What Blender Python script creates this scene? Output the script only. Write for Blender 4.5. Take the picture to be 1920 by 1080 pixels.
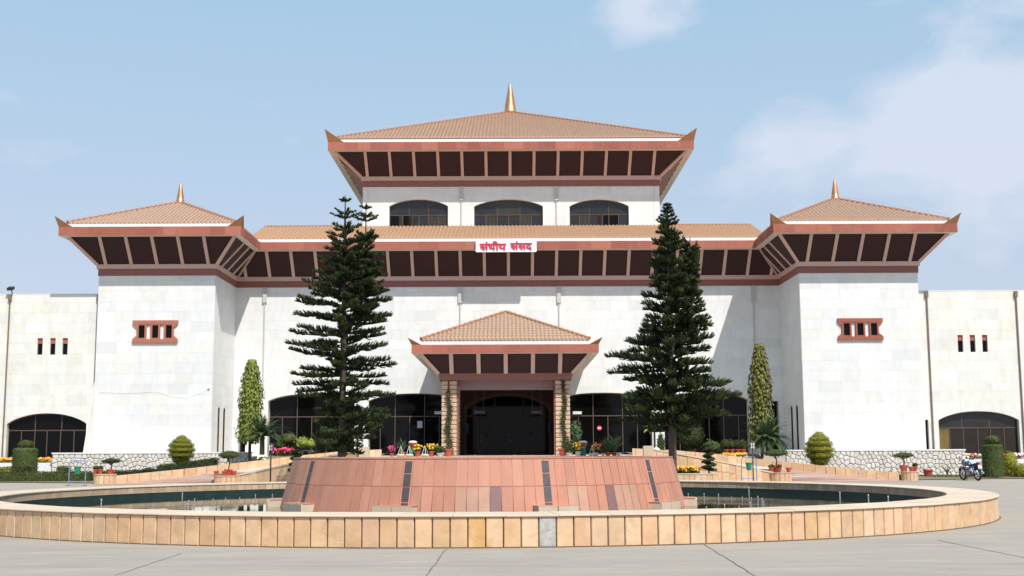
import bpy, math, random
from mathutils import Vector, Matrix, noise
from math import sin, cos, pi, radians, sqrt, atan2, hypot
random.seed(7)
scene = bpy.context.scene
for o in list(bpy.data.objects): bpy.data.objects.remove(o)
# ---------------------------------------------------------------- camera
F_PX, PITCH, ROLL, EYE = 2300.0, 0.1327, 0.0039, 1.5
cd = bpy.data.cameras.new('camera'); cam = bpy.data.objects.new('camera', cd)
scene.collection.objects.link(cam); scene.camera = cam
cd.sensor_fit = 'HORIZONTAL'; cd.sensor_width = 36.0; cd.lens = 36.0*F_PX/1920.0
cd.clip_start = 0.1; cd.clip_end = 5000
cam.matrix_world = Matrix.Translation((0, 0, EYE)) @ Matrix.Rotation(pi/2+PITCH, 4, 'X') @ Matrix.Rotation(-ROLL, 4, 'Z')
# ---------------------------------------------------------------- light
SUN_ELEV, SUN_AZ = radians(53), radians(27.5)       # azimuth measured from behind the camera towards the right
world = bpy.data.worlds.new('World'); scene.world = world; world.use_nodes = True
wn, wl = world.node_tree.nodes, world.node_tree.links
wn.clear()
wo = wn.new('ShaderNodeOutputWorld'); bg = wn.new('ShaderNodeBackground')
sky = wn.new('ShaderNodeTexSky'); sky.sky_type = 'NISHITA'; sky.sun_disc = False
sky.sun_elevation = SUN_ELEV; sky.sun_rotation = pi-SUN_AZ
sky.altitude = 1300; sky.air_density = 1.0; sky.dust_density = 2.2; sky.ozone_density = 1.6
SKY_STR = 0.11
bg.inputs['Strength'].default_value = SKY_STR
tc = wn.new('ShaderNodeTexCoord')
mp = wn.new('ShaderNodeMapping'); mp.inputs['Scale'].default_value = (1.0, 1.0, 1.7); mp.inputs['Location'].default_value = (0.35, 0.1, 0.42)
wl.new(tc.outputs['Generated'], mp.inputs['Vector'])
nz = wn.new('ShaderNodeTexNoise'); nz.inputs['Scale'].default_value = 8.5; nz.inputs['Detail'].default_value = 9; nz.inputs['Roughness'].default_value = 0.6; nz.inputs['Distortion'].default_value = 0.15
wl.new(mp.outputs['Vector'], nz.inputs['Vector'])
cr = wn.new('ShaderNodeValToRGB'); cr.color_ramp.elements[0].position = 0.665; cr.color_ramp.elements[1].position = 0.93
cr.color_ramp.elements[1].color = (0.72, 0.72, 0.72, 1)
cloud_in = nz.outputs['Fac']
def cdir(px, py):
    v = cam.matrix_world.to_3x3() @ Vector(((px-960)/F_PX, (540-py)/F_PX, -1)); return v.normalized()
for (px, py, rad, amt) in ((1650, 400, .18, .13), (1490, 250, .055, .24), (1430, 320, .07, .14), (1640, 210, .07, .15), (1820, 190, .08, .16), (1760, 280, .10, .08), (1950, 260, .08, .10), (1225, -15, .07, .38), (1110, 50, .06, .18), (-900, 100, .4, .2), (2900, 0, .5, .25), (2300, -700, .5, .2)):
    d = cdir(px, py)
    vd = wn.new('ShaderNodeVectorMath'); vd.operation = 'DISTANCE'; vd.inputs[1].default_value = d; wl.new(tc.outputs['Generated'], vd.inputs[0])
    rm = wn.new('ShaderNodeMapRange'); rm.interpolation_type = 'SMOOTHSTEP'; rm.inputs['From Min'].default_value = rad; rm.inputs['From Max'].default_value = rad*.25; rm.inputs['To Max'].default_value = amt
    wl.new(vd.outputs['Value'], rm.inputs['Value'])
    ad_ = wn.new('ShaderNodeMath'); ad_.operation = 'ADD'; wl.new(cloud_in, ad_.inputs[0]); wl.new(rm.outputs['Result'], ad_.inputs[1]); cloud_in = ad_.outputs[0]
wl.new(cloud_in, cr.inputs['Fac'])
# more cloud towards the east (the right), clear towards the west
sp = wn.new('ShaderNodeSeparateXYZ'); wl.new(tc.outputs['Generated'], sp.inputs['Vector'])
mr = wn.new('ShaderNodeMapRange'); mr.inputs['From Min'].default_value = -3; mr.inputs['From Max'].default_value = -2
mr.inputs['To Min'].default_value = 0.0; mr.inputs['To Max'].default_value = 1.0
wl.new(sp.outputs['X'], mr.inputs['Value'])
mu = wn.new('ShaderNodeMath'); mu.operation = 'MULTIPLY'
wl.new(cr.outputs['Color'], mu.inputs[0]); wl.new(mr.outputs['Result'], mu.inputs[1])
# thin haze veil thickening towards the horizon
mz = wn.new('ShaderNodeMapRange'); mz.inputs['From Min'].default_value = 0.0; mz.inputs['From Max'].default_value = 0.48
mz.inputs['To Min'].default_value = 0.85; mz.inputs['To Max'].default_value = 0.55
wl.new(sp.outputs['Z'], mz.inputs['Value'])
hz = wn.new('ShaderNodeMapRange'); hz.inputs['From Min'].default_value = 0.05; hz.inputs['From Max'].default_value = 0.36; wl.new(sp.outputs['Z'], hz.inputs['Value'])
hzc = wn.new('ShaderNodeMixRGB'); hzc.inputs['Color1'].default_value = (6.1, 6.25, 7.4, 1); hzc.inputs['Color2'].default_value = (4.9, 7.3, 9.2, 1); wl.new(hz.outputs['Result'], hzc.inputs['Fac'])
mixh = wn.new('ShaderNodeMixRGB'); wl.new(hzc.outputs['Color'], mixh.inputs['Color2'])
wl.new(mz.outputs['Result'], mixh.inputs['Fac']); wl.new(sky.outputs['Color'], mixh.inputs['Color1'])
mixc = wn.new('ShaderNodeMixRGB'); mixc.inputs['Color2'].default_value = (6.9, 7.3, 8.5, 1)
wl.new(mu.outputs['Value'], mixc.inputs['Fac']); wl.new(mixh.outputs['Color'], mixc.inputs['Color1'])
wl.new(mixc.outputs['Color'], bg.inputs['Color']); wl.new(bg.outputs['Background'], wo.inputs['Surface'])
sl = bpy.data.lights.new('sun', 'SUN'); sl.energy = 4.9; sl.angle = radians(0.5); sl.color = (1.0, 0.965, 0.91)
so = bpy.data.objects.new('sun', sl); scene.collection.objects.link(so)
to_sun = Vector((sin(SUN_AZ)*cos(SUN_ELEV), -cos(SUN_AZ)*cos(SUN_ELEV), sin(SUN_ELEV)))
so.rotation_euler = to_sun.to_track_quat('Z', 'Y').to_euler(); so.location = (30, -40, 60)
vs = scene.view_settings; vs.view_transform = 'Standard'; vs.look = 'None'; vs.exposure = 0.0; vs.gamma = 1.0; vs.use_curve_mapping = False
scene.render.engine = 'CYCLES'
# ---------------------------------------------------------------- helpers
C = scene.collection
def W(px, py, Y):
    """photograph measurement: world X, Z of a pixel once its distance Y is known"""
    u, v = px-960.0, 540.0-py
    c, s = cos(ROLL), sin(ROLL)
    u, v = u*c+v*s, -u*s+v*c
    dx, dy, dz = u/F_PX, cos(PITCH)-v/F_PX*sin(PITCH), sin(PITCH)+v/F_PX*cos(PITCH)
    t = Y/dy
    return dx*t, EYE+dz*t
class MB:
    def __init__(s): s.v = []; s.f = []; s.m = []; s.t = []; s.cm = 0; s.ct = 0.0; s.sm = []; s.smooth = False
    def face(s, idx): s.f.append(idx); s.m.append(s.cm); s.t.append(s.ct); s.sm.append(s.smooth)
    def add(s, pts, faces):
        n = len(s.v); s.v.extend(pts)
        for f in faces: s.face([n+i for i in f])
    def hexa(s, p):      # p: 4 bottom (ccw from above) + 4 top
        s.add(p, [(3,2,1,0),(4,5,6,7),(0,1,5,4),(1,2,6,5),(2,3,7,6),(3,0,4,7)])
    def box(s, x0, x1, y0, y1, z0, z1):
        s.hexa([(x0,y0,z0),(x1,y0,z0),(x1,y1,z0),(x0,y1,z0),(x0,y0,z1),(x1,y0,z1),(x1,y1,z1),(x0,y1,z1)])
    def prism(s, poly, fn, d0, d1):      # poly 2D ccw, fn(a,b,d)->xyz
        n = len(poly)
        s.add([fn(a, b, d0) for a, b in poly]+[fn(a, b, d1) for a, b in poly],
              [tuple(range(n-1, -1, -1)), tuple(range(n, 2*n))]+[(i, (i+1)%n, n+(i+1)%n, n+i) for i in range(n)])
    def tube(s, path, r, n=8, cap=True):
        path = [Vector(p) for p in path]; k = len(path)
        rs = r if isinstance(r, (list, tuple)) else [r]*k
        base = len(s.v); prev = None
        for i, p in enumerate(path):
            t = (path[min(i+1, k-1)]-path[max(i-1, 0)])
            t = t.normalized() if t.length > 1e-9 else Vector((0, 0, 1))
            if prev is None:
                a = t.orthogonal().normalized()
            else:
                a = (prev-t*prev.dot(t)); a = a.normalized() if a.length > 1e-6 else t.orthogonal().normalized()
            prev = a; b = t.cross(a)
            for j in range(n):
                w = 2*pi*j/n; q = p+(a*cos(w)+b*sin(w))*rs[i]; s.v.append(tuple(q))
        for i in range(k-1):
            for j in range(n):
                s.face([base+i*n+j, base+i*n+(j+1)%n, base+(i+1)*n+(j+1)%n, base+(i+1)*n+j])
        if cap:
            s.face([base+j for j in range(n-1, -1, -1)]); s.face([base+(k-1)*n+j for j in range(n)])
    def lathe(s, prof, n=16, c=(0, 0, 0)):
        base = len(s.v); k = len(prof)
        for r, z in prof:
            for j in range(n):
                w = 2*pi*j/n; s.v.append((c[0]+r*cos(w), c[1]+r*sin(w), c[2]+z))
        for i in range(k-1):
            for j in range(n):
                s.face([base+i*n+j, base+i*n+(j+1)%n, base+(i+1)*n+(j+1)%n, base+(i+1)*n+j])
        s.face([base+j for j in range(n-1, -1, -1)]); s.face([base+(k-1)*n+j for j in range(n)])
    def ball(s, c, r, n=8, k=5, jit=0.0):
        rx, ry, rz = r if isinstance(r, (list, tuple)) else (r, r, r)
        base = len(s.v)
        for i in range(k+1):
            th = pi*i/k
            for j in range(n):
                w = 2*pi*(j+0.5*(i%2))/n
                q = 1+jit*(random.random()-.5)
                s.v.append((c[0]+rx*sin(th)*cos(w)*q, c[1]+ry*sin(th)*sin(w)*q, c[2]-rz*cos(th)*q))
        for i in range(k):
            for j in range(n):
                s.face([base+i*n+j, base+i*n+(j+1)%n, base+(i+1)*n+(j+1)%n, base+(i+1)*n+j])
    def mesh(s, name, mats):
        me = bpy.data.meshes.new(name); me.from_pydata(s.v, [], s.f)
        for m in (mats if isinstance(mats, (list, tuple)) else [mats]): me.materials.append(m)
        if s.f:
            me.polygons.foreach_set('material_index', s.m)
            me.polygons.foreach_set('use_smooth', s.sm)
            if any(s.t):
                at = me.attributes.new('tone', 'FLOAT', 'FACE'); at.data.foreach_set('value', s.t)
        me.update(); return me
def put(name, me, parent=None, loc=None, rot=None):
    o = bpy.data.objects.new(name, me); C.objects.link(o)
    if loc: o.location = loc
    if rot: o.rotation_euler = rot
    if parent:
        o.parent = parent
        if parent.type == 'EMPTY': o.matrix_parent_inverse = Matrix.Translation(-parent.location)
        else: o.matrix_parent_inverse = Matrix.Identity(4)
    return o
def obj(name, mb, mats, parent=None, stuff=False):
    o = put(name, mb.mesh(name, mats), parent)
    if stuff: o['kind'] = 'stuff'
    return o
def tag(o, label, cat, group=None):
    o['label'] = label; o['category'] = cat
    if group: o['group'] = group
    return o
def thing(name, label, cat, loc=(0, 0, 0), group=None):
    o = bpy.data.objects.new(name, None); C.objects.link(o); o.location = loc; o.empty_display_size = 0.3
    return tag(o, label, cat, group)
def struct(name, mb, mats):
    o = obj(name, mb, mats); o['kind'] = 'structure'; return o
def copy_tree(root, loc, rz=0.0, sc=1.0, label=None):
    r = root.copy(); C.objects.link(r); r.location = loc; r.rotation_euler = (0, 0, rz); r.scale = (sc, sc, sc)
    if label: r['label'] = label
    def rec(a, b):
        for ch in a.children:
            c = ch.copy(); C.objects.link(c); c.parent = b; rec(ch, c)
    rec(root, r); return r
# ---------------------------------------------------------------- materials
MATS = {}
def mat(name, col, rough=0.7, var=0.12, scale=3.0, bump=0.0, bscale=20.0, metal=0.0, spec=0.5, tone=0.0, tonecol=None,
        stain=None, stain_amt=0.0, stain_scale=1.2, attr=False, sss=0.0, coat=0.0, stretch=None):
    if name in MATS: return MATS[name]
    m = bpy.data.materials.new(name); m.use_nodes = True; nt = m.node_tree; n, l = nt.nodes, nt.links
    b = n['Principled BSDF']; b.inputs['Roughness'].default_value = rough; b.inputs['Metallic'].default_value = metal
    b.inputs['Specular IOR Level'].default_value = spec
    if coat: b.inputs['Coat Weight'].default_value = coat; b.inputs['Coat Roughness'].default_value = 0.08
    tcn = n.new('ShaderNodeTexCoord'); geo = n.new('ShaderNodeNewGeometry')
    vec = geo.outputs['Position']
    if stretch:
        mpn = n.new('ShaderNodeMapping'); mpn.inputs['Scale'].default_value = stretch; l.new(vec, mpn.inputs['Vector']); vec = mpn.outputs['Vector']
    no = n.new('ShaderNodeTexNoise'); no.inputs['Scale'].default_value = scale; no.inputs['Detail'].default_value = 6; no.inputs['Roughness'].default_value = 0.6
    l.new(vec, no.inputs['Vector'])
    r = n.new('ShaderNodeMapRange'); r.inputs['From Min'].default_value = 0.25; r.inputs['From Max'].default_value = 0.75
    r.inputs['To Min'].default_value = 1-var; r.inputs['To Max'].default_value = 1+var
    l.new(no.outputs['Fac'], r.inputs['Value'])
    base = n.new('ShaderNodeRGB'); base.outputs[0].default_value = (*col, 1); cur = base.outputs[0]
    if tone or tonecol:
        oi = n.new('ShaderNodeObjectInfo'); at = n.new('ShaderNodeAttribute'); at.attribute_name = 'tone'
        ad = n.new('ShaderNodeMath'); ad.operation = 'ADD'; l.new(oi.outputs['Random'], ad.inputs[0]); l.new(at.outputs['Fac'], ad.inputs[1])
        fr = n.new('ShaderNodeMath'); fr.operation = 'FRACT'; l.new(ad.outputs[0], fr.inputs[0])
        if tonecol:
            cr_ = n.new('ShaderNodeValToRGB'); els = cr_.color_ramp.elements; cr_.color_ramp.interpolation = 'LINEAR'
            k = len(tonecol)
            els[0].color = (*tonecol[0], 1); els[1].color = (*tonecol[-1], 1)
            for i in range(1, k-1):
                e_ = els.new(i/(k-1)); e_.color = (*tonecol[i], 1)
            l.new(fr.outputs[0], cr_.inputs['Fac']); cur = cr_.outputs['Color']
        if tone:
            r2 = n.new('ShaderNodeMath'); r2.operation = 'MULTIPLY'; r2.inputs[1].default_value = 7.31; l.new(fr.outputs[0], r2.inputs[0])
            r3 = n.new('ShaderNodeMath'); r3.operation = 'FRACT'; l.new(r2.outputs[0], r3.inputs[0])
            r4 = n.new('ShaderNodeMapRange'); r4.inputs['To Min'].default_value = 1-tone; r4.inputs['To Max'].default_value = 1+tone; l.new(r3.outputs[0], r4.inputs['Value'])
            vm = n.new('ShaderNodeVectorMath'); vm.operation = 'SCALE'; l.new(cur, vm.inputs[0]); l.new(r4.outputs['Result'], vm.inputs['Scale']); cur = vm.outputs[0]
    if stain:
        n2 = n.new('ShaderNodeTexNoise'); n2.inputs['Scale'].default_value = stain_scale; n2.inputs['Detail'].default_value = 8; n2.inputs['Roughness'].default_value = 0.65
        n2.inputs['Distortion'].default_value = 0.6
        l.new(vec, n2.inputs['Vector'])
        r5 = n.new('ShaderNodeMapRange'); r5.inputs['From Min'].default_value = 0.48; r5.inputs['From Max'].default_value = 0.72; r5.inputs['To Max'].default_value = stain_amt
        l.new(n2.outputs['Fac'], r5.inputs['Value'])
        mx = n.new('ShaderNodeMixRGB'); mx.inputs['Color2'].default_value = (*stain, 1); l.new(r5.outputs['Result'], mx.inputs['Fac']); l.new(cur, mx.inputs['Color1']); cur = mx.outputs['Color']
    vm2 = n.new('ShaderNodeVectorMath'); vm2.operation = 'SCALE'; l.new(cur, vm2.inputs[0]); l.new(r.outputs['Result'], vm2.inputs['Scale'])
    l.new(vm2.outputs[0], b.inputs['Base Color'])
    if sss:
        b.inputs['Transmission Weight'].default_value = 0.0
    if bump:
        nb = n.new('ShaderNodeTexNoise'); nb.inputs['Scale'].default_value = bscale; nb.inputs['Detail'].default_value = 5; l.new(vec, nb.inputs['Vector'])
        bp = n.new('ShaderNodeBump'); bp.inputs['Strength'].default_value = bump; bp.inputs['Distance'].default_value = 0.03
        l.new(nb.outputs['Fac'], bp.inputs['Height']); l.new(bp.outputs['Normal'], b.inputs['Normal'])
    MATS[name] = m; return m
marble = mat('marble', (.76,.745,.70), 0.45, 0.05, 2.2, 0.05, 8, tone=0.035,
             tonecol=[(.77,.765,.735),(.745,.745,.735),(.78,.77,.735),(.75,.73,.685),(.775,.77,.755),(.71,.71,.70),(.78,.765,.73)],
             stain=(.60,.595,.56), stain_amt=0.38, stain_scale=1.6, stretch=(1.3, 1.3, .45))
marble_c = mat('marble_cream', (.76,.73,.66), 0.5, 0.06, 2.2, 0.05, 8, tone=0.04,
             tonecol=[(.77,.755,.71),(.76,.725,.64),(.77,.76,.73),(.77,.74,.68),(.72,.705,.67),(.78,.765,.72),(.76,.715,.63)],
             stain=(.60,.52,.38), stain_amt=0.38, stain_scale=1.6, stretch=(1.3, 1.3, .55))
white_paint = mat('white_paint', (.80,.79,.76), 0.6, 0.05, 1.5)
tile_m = mat('clay_tile', (.45,.30,.21), 0.75, 0.16, 6.0, 0.1, 30, tone=0.0, stain=(.36,.27,.22), stain_amt=.55, stain_scale=.8)
tile_o = mat('clay_tile_orange', (.49,.31,.19), 0.75, 0.14, 6.0, 0.1, 30, stain=(.42,.30,.22), stain_amt=.35, stain_scale=.9)
ridge_m = mat('clay_ridge', (.36,.17,.095), 0.75, 0.2, 8.0)
fascia_m = mat('red_sandstone', (.35,.09,.05), 0.75, 0.1, 5.0, tone=0.14, tonecol=[(.345,.108,.074),(.385,.128,.088),(.315,.10,.075),(.40,.145,.10),(.35,.112,.076)], stain=(.46,.22,.15), stain_amt=.2, spec=.25)
rose_m = mat('rose_stone', (.62,.41,.345), 0.6, 0.08, 5.0)
beam_m = mat('maroon_stone', (.27,.10,.08), 0.55, 0.1, 5.0, tone=.1)
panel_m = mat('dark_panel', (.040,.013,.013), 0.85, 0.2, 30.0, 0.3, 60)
soff_m = mat('grey_soffit', (.66,.60,.51), 0.7, 0.08, 2.0)
glass_m = mat('dark_glass', (.004,.004,.004), 0.05, 0.1, 1.0, spec=0.16)
glass_b = mat('smoky_glass', (.022,.021,.020), 0.08, 0.35, 2.5, spec=0.5)
curtain_m = mat('curtained_glass', (.040,.032,.022), 0.25, 0.5, 1.6, stretch=(5, 5, .6))
frame_m = mat('bronze_frame', (.10,.068,.052), 0.45, 0.1, 3.0)
copper_m = mat('copper', (.68,.31,.17), 0.42, 0.12, 3.0, metal=0.85, stain=(.55,.25,.13), stain_amt=.6, stain_scale=2.5)
horn_m = mat('orange_metal', (.30,.125,.05), 0.5, 0.15, 3.0)
pipe_m = mat('grey_pipe', (.52,.51,.48), 0.6, 0.1, 3.0)
pipe_d = mat('dark_pipe', (.20,.14,.11), 0.7, 0.1, 3.0)
sand_m = mat('yellow_sandstone', (.62,.41,.24), 0.8, 0.13, 3.5, 0.15, 14, tone=0.07,
             tonecol=[(.65,.43,.25),(.67,.46,.28),(.62,.38,.21),(.66,.44,.26),(.63,.40,.21),(.69,.50,.33),(.64,.39,.24),(.64,.44,.28)],
             stain=(.48,.28,.15), stain_amt=0.65, stain_scale=3.2)
sand_d = mat('weathered_sandstone', (.50,.36,.23), 0.8, 0.14, 3.5, 0.2, 14, tone=0.1,
             tonecol=[(.52,.38,.24),(.48,.33,.20),(.56,.42,.28),(.50,.34,.22),(.46,.33,.22)], stain=(.30,.24,.18), stain_amt=0.6, stain_scale=1.8)
grey_st = mat('patched_grey_stone', (.42,.40,.37), 0.8, 0.25, 12.0, 0.3, 20, stain=(.58,.56,.52), stain_amt=.8, stain_scale=9)
coping_m = mat('pale_coping', (.62,.49,.36), 0.7, 0.08, 3.0, 0.1, 14, tone=0.05, stain=(.56,.42,.30), stain_amt=.35, stain_scale=2.0)
grout_m = mat('dark_joint', (.12,.09,.065), 0.9, 0.2, 8)
pinkgrout = mat('pink_grout', (.60,.23,.19), 0.8, 0.15, 8)
slab_m = mat('salmon_slab', (.50,.215,.135), 0.65, 0.10, 4.0, 0.08, 20, tone=0.06,
             tonecol=[(.51,.222,.142),(.53,.235,.15),(.49,.21,.135),(.555,.26,.175),(.515,.22,.14),(.47,.215,.145)],
             stain=(.53,.26,.17), stain_amt=0.5, stain_scale=1.6, stretch=(1, 1, .35))
slab_pale = mat('pale_salmon_slab', (.50,.275,.185), 0.5, 0.10, 4.0, tone=.05)
slab_mauve = mat('mauve_slab', (.235,.125,.115), 0.5, 0.12, 4.0, tone=.05)
slab_dark = mat('charcoal_slab', (.075,.062,.065), 0.5, 0.2, 8.0, tone=.1)
teal_m = mat('teal_paint', (.010,.034,.030), 0.5, 0.35, 2.5, stain=(.03,.03,.02), stain_amt=.6)
conc_m = mat('concrete', (.345,.300,.250), 0.9, 0.07, 1.3, 0.2, 30, stain=(.29,.252,.212), stain_amt=0.7, stain_scale=.5, stretch=(.35, 1.1, 1))
cn = conc_m.node_tree; cb = cn.nodes['Principled BSDF']; src = cb.inputs['Base Color'].links[0].from_socket
cg = cn.nodes.new('ShaderNodeNewGeometry'); prev_ = src
for (sc_, lo, hi, col_, st_) in ((1.6, .54, .70, (.43,.405,.365), (.45, 2.2, 1)), (.8, .50, .72, (.25,.228,.20), (.5, 1.4, 1)), (30, .55, .72, (.26,.235,.21), (1, 1, 1))):
    cmn = cn.nodes.new('ShaderNodeMapping'); cmn.inputs['Scale'].default_value = st_; cmn.inputs['Location'].default_value = (sc_, 3, 0); cn.links.new(cg.outputs['Position'], cmn.inputs['Vector'])
    cno = cn.nodes.new('ShaderNodeTexNoise'); cno.inputs['Scale'].default_value = sc_; cno.inputs['Detail'].default_value = 9; cno.inputs['Roughness'].default_value = .68; cn.links.new(cmn.outputs['Vector'], cno.inputs['Vector'])
    crr = cn.nodes.new('ShaderNodeMapRange'); crr.inputs['From Min'].default_value = lo; crr.inputs['From Max'].default_value = hi; crr.inputs['To Max'].default_value = .65; cn.links.new(cno.outputs['Fac'], crr.inputs['Value'])
    cmx = cn.nodes.new('ShaderNodeMixRGB'); cmx.inputs['Color2'].default_value = (*col_, 1); cn.links.new(crr.outputs['Result'], cmx.inputs['Fac']); cn.links.new(prev_, cmx.inputs['Color1']); prev_ = cmx.outputs['Color']
cn.links.new(prev_, cb.inputs['Base Color'])
road_m = mat('ramp_concrete', (.55,.50,.44), 0.85, 0.08, 1.2, 0.1, 25, stain=(.45,.38,.32), stain_amt=.5)
paver_m = mat('pink_paver', (.42,.27,.22), 0.85, 0.12, 3.0, 0.2, 25)
joint_m = mat('tar_joint', (.15,.135,.12), 0.9, 0.3, 6.0)
patch_m = mat('tar_patch', (.17,.165,.165), 0.85, 0.2, 6.0)
soil_m = mat('garden_soil', (.20,.15,.09), 0.95, 0.25, 3.0, 0.4, 20, stain=(.09,.11,.035), stain_amt=.8, stain_scale=1.6)
rubble_m = mat('white_rubble', (.66,.63,.58), 0.75, 0.12, 4.0, 0.3, 14, tone=0.09,
               tonecol=[(.70,.68,.64),(.66,.61,.54),(.72,.70,.67),(.64,.60,.56),(.69,.64,.57)], stain=(.5,.44,.36), stain_amt=.4, stain_scale=3)
mortar_m = mat('rubble_mortar', (.46,.41,.36), 0.9, 0.2, 8)
pot_m = mat('terracotta_pot', (.50,.085,.05), 0.55, 0.12, 6.0, tone=.12)
wpot_m = mat('white_ceramic', (.70,.69,.66), 0.4, 0.1, 5)
blue_m = mat('blue_pipe', (.17,.27,.46), 0.45, 0.1, 5)
green_m = mat('green_plastic', (.015,.22,.13), 0.4, 0.1, 5)
bark_m = mat('dark_bark', (.085,.06,.045), 0.95, 0.3, 12.0, 0.5, 30)
sign_w = mat('sign_white', (.84,.84,.84), 0.35, 0.01, 1)
sign_r = mat('sign_red', (.62,.03,.075), 0.4, 0.03, 3)
metal_m = mat('steel', (.36,.36,.36), 0.6, 0.1, 5, metal=.1)
black_m = mat('black_rubber', (.02,.02,.02), 0.7, 0.2, 8)
def leafmat(name, c1, c2, c3, rough=0.75, scale=1.5):
    return mat(name, c1, rough, 0.22, scale, tone=0.0, tonecol=None, stain=c2, stain_amt=0.8, stain_scale=scale*1.7) if c3 is None else \
           mat(name, c1, rough, 0.25, scale, tonecol=[c1, c2, c3, c1, c2], tone=.15, spec=.22)
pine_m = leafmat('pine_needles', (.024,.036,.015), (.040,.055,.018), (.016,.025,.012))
pine_b = leafmat('pine_needles_light', (.062,.080,.020), (.092,.110,.026), (.042,.058,.018))  # paler green of the tips, with sunlit upper sides put into the colour
hedge_m = leafmat('hedge_leaves', (.060,.082,.022), (.090,.105,.03), (.04,.06,.018))
hedge_y = leafmat('golden_leaves', (.21,.20,.02), (.27,.25,.03), (.13,.14,.018))
hedge_d = leafmat('dark_leaves', (.035,.05,.018), (.055,.07,.022), (.022,.035,.014))
asoka_m = leafmat('ashoka_leaves', (.15,.18,.03), (.22,.24,.045), (.07,.095,.018))
asoka_d = leafmat('ashoka_leaves_olive', (.125,.13,.03), (.19,.17,.04), (.06,.075,.02))
palm_m = leafmat('palm_leaves', (.07,.12,.05), (.11,.16,.06), (.04,.075,.032))
lime_m = leafmat('lime_leaves', (.20,.26,.04), (.32,.36,.08), (.12,.17,.03))
fl_y = mat('yellow_petals', (.75,.42,.02), .6, .2, 9, tone=.2)
fl_o = mat('orange_petals', (.78,.24,.02), .6, .2, 9, tone=.2)
fl_r = mat('red_petals', (.55,.03,.05), .6, .2, 9, tone=.2)
fl_m = mat('magenta_petals', (.55,.05,.20), .6, .2, 9, tone=.2)
fl_w = mat('white_petals', (.75,.75,.68), .6, .1, 9)
water_m = mat('pool_water', (.016,.022,.012), 0.03, 0.2, 1.2, spec=0.5)
nt = water_m.node_tree; b_ = nt.nodes['Principled BSDF']
nb = nt.nodes.new('ShaderNodeTexNoise'); nb.inputs['Scale'].default_value = 5.0; nb.inputs['Detail'].default_value = 2
gp = nt.nodes.new('ShaderNodeNewGeometry'); nt.links.new(gp.outputs['Position'], nb.inputs['Vector'])
bp = nt.nodes.new('ShaderNodeBump'); bp.inputs['Strength'].default_value = 0.035; bp.inputs['Distance'].default_value = 0.02
nt.links.new(nb.outputs['Fac'], bp.inputs['Height']); nt.links.new(bp.outputs['Normal'], b_.inputs['Normal']); b_.inputs['IOR'].default_value = 1.33
# ================================================================= GROUND
g = MB(); N = 40
g.add([(-900,-900,0),(900,-900,0),(900,1500,0),(-900,1500,0)], [(0,1,2,3)])
ground = struct('forecourt', g, conc_m)
def gline(pts, w, mt, name='joint_line', z=0.004, jag=0.010):
    mb = MB(); P = []
    for i in range(len(pts)-1):
        a, b = Vector(pts[i]), Vector(pts[i+1]); k = max(2, int((b-a).length/0.25))
        for j in range(k): P.append(a.lerp(b, j/k))
    P.append(Vector(pts[-1]))
    L = []; R = []
    for i, p in enumerate(P):
        t = (P[min(i+1, len(P)-1)]-P[max(i-1, 0)]).normalized(); nn = Vector((-t.y, t.x))
        q = p+nn*random.uniform(-jag, jag); ww = w*random.uniform(.5, 1.1)
        L.append((q.x+nn.x*ww/2, q.y+nn.y*ww/2, z)); R.append((q.x-nn.x*ww/2, q.y-nn.y*ww/2, z))
    k = len(L); mb.add(L+R, [(i, i+1, k+i+1, k+i) for i in range(k-1)])
    return obj(name, mb, mt, ground)
def G(px, py):      # ground point of a pixel
    lo, hi = 5.0, 900.0
    for _ in range(60):
        m_ = (lo+hi)/2
        if W(px, py, m_)[1] < 0: hi = m_
        else: lo = m_
    return (W(px, py, lo)[0], lo)
for a, b in (((838,1028),(792,1090)), ((1318,1020),(1440,1095)), ((1758,1013),(2000,1062)), ((-40,1075),(330,1062)), ((330,1062),(560,1030))):
    if a[0] in (-40, 330): continue
    gline([G(*a), G(*b)], 0.024, joint_m)
gline([G(215,1079), G(340,1038)], 0.018, joint_m)
gline([(-30, 16.8), (40, 16.4)], 0.012, joint_m, jag=.01)
pm = MB()
cx_, cy_ = G(715, 1027); ring = []
for i in range(28):
    a = 2*pi*i/28; ring.append((cx_+0.78*cos(a)*(1+.18*noise.noise((cos(a)*2, sin(a)*2, 3))), cy_+.27*sin(a)*(1+.3*noise.noise((cos(a)*3, sin(a)*3, 9))), .003))
pm.add(ring, [tuple(range(28))]); obj('tar_patch', pm, patch_m, ground)
# ================================================================= POOL
PC = (-0.95, 32.24); RO, RI, RH = 12.6, 11.54, 0.51
pool = thing('fountain_pool', 'wide round fountain pool with a sandstone rim on the forecourt', 'fountain', (PC[0], PC[1], 0))
def wedge(r0, r1, a, z0, z1, k=1, bev=0.0):
    """block between two radii, centred on the angle 0 of its own pivot"""
    mb = MB()
    for i in range(k):
        a0, a1 = -a/2+a*i/k, -a/2+a*(i+1)/k
        p = lambda r, t, z: (r*sin(t), -r*cos(t), z)
        mb.hexa([p(r1,a0,z0), p(r1,a1,z0), p(r0,a1,z0), p(r0,a0,z0), p(r1,a0,z1), p(r1,a1,z1), p(r0,a1,z1), p(r0,a0,z1)])
    return mb
core = wedge(RI+.03, RO-.035, 2*pi, 0, RH-.030, 180); put('rim_core', core.mesh('rim_core', grout_m), pool, (PC[0], PC[1], 0))
NT = 282; da = 2*pi/NT; gap = 0.019/RO
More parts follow.
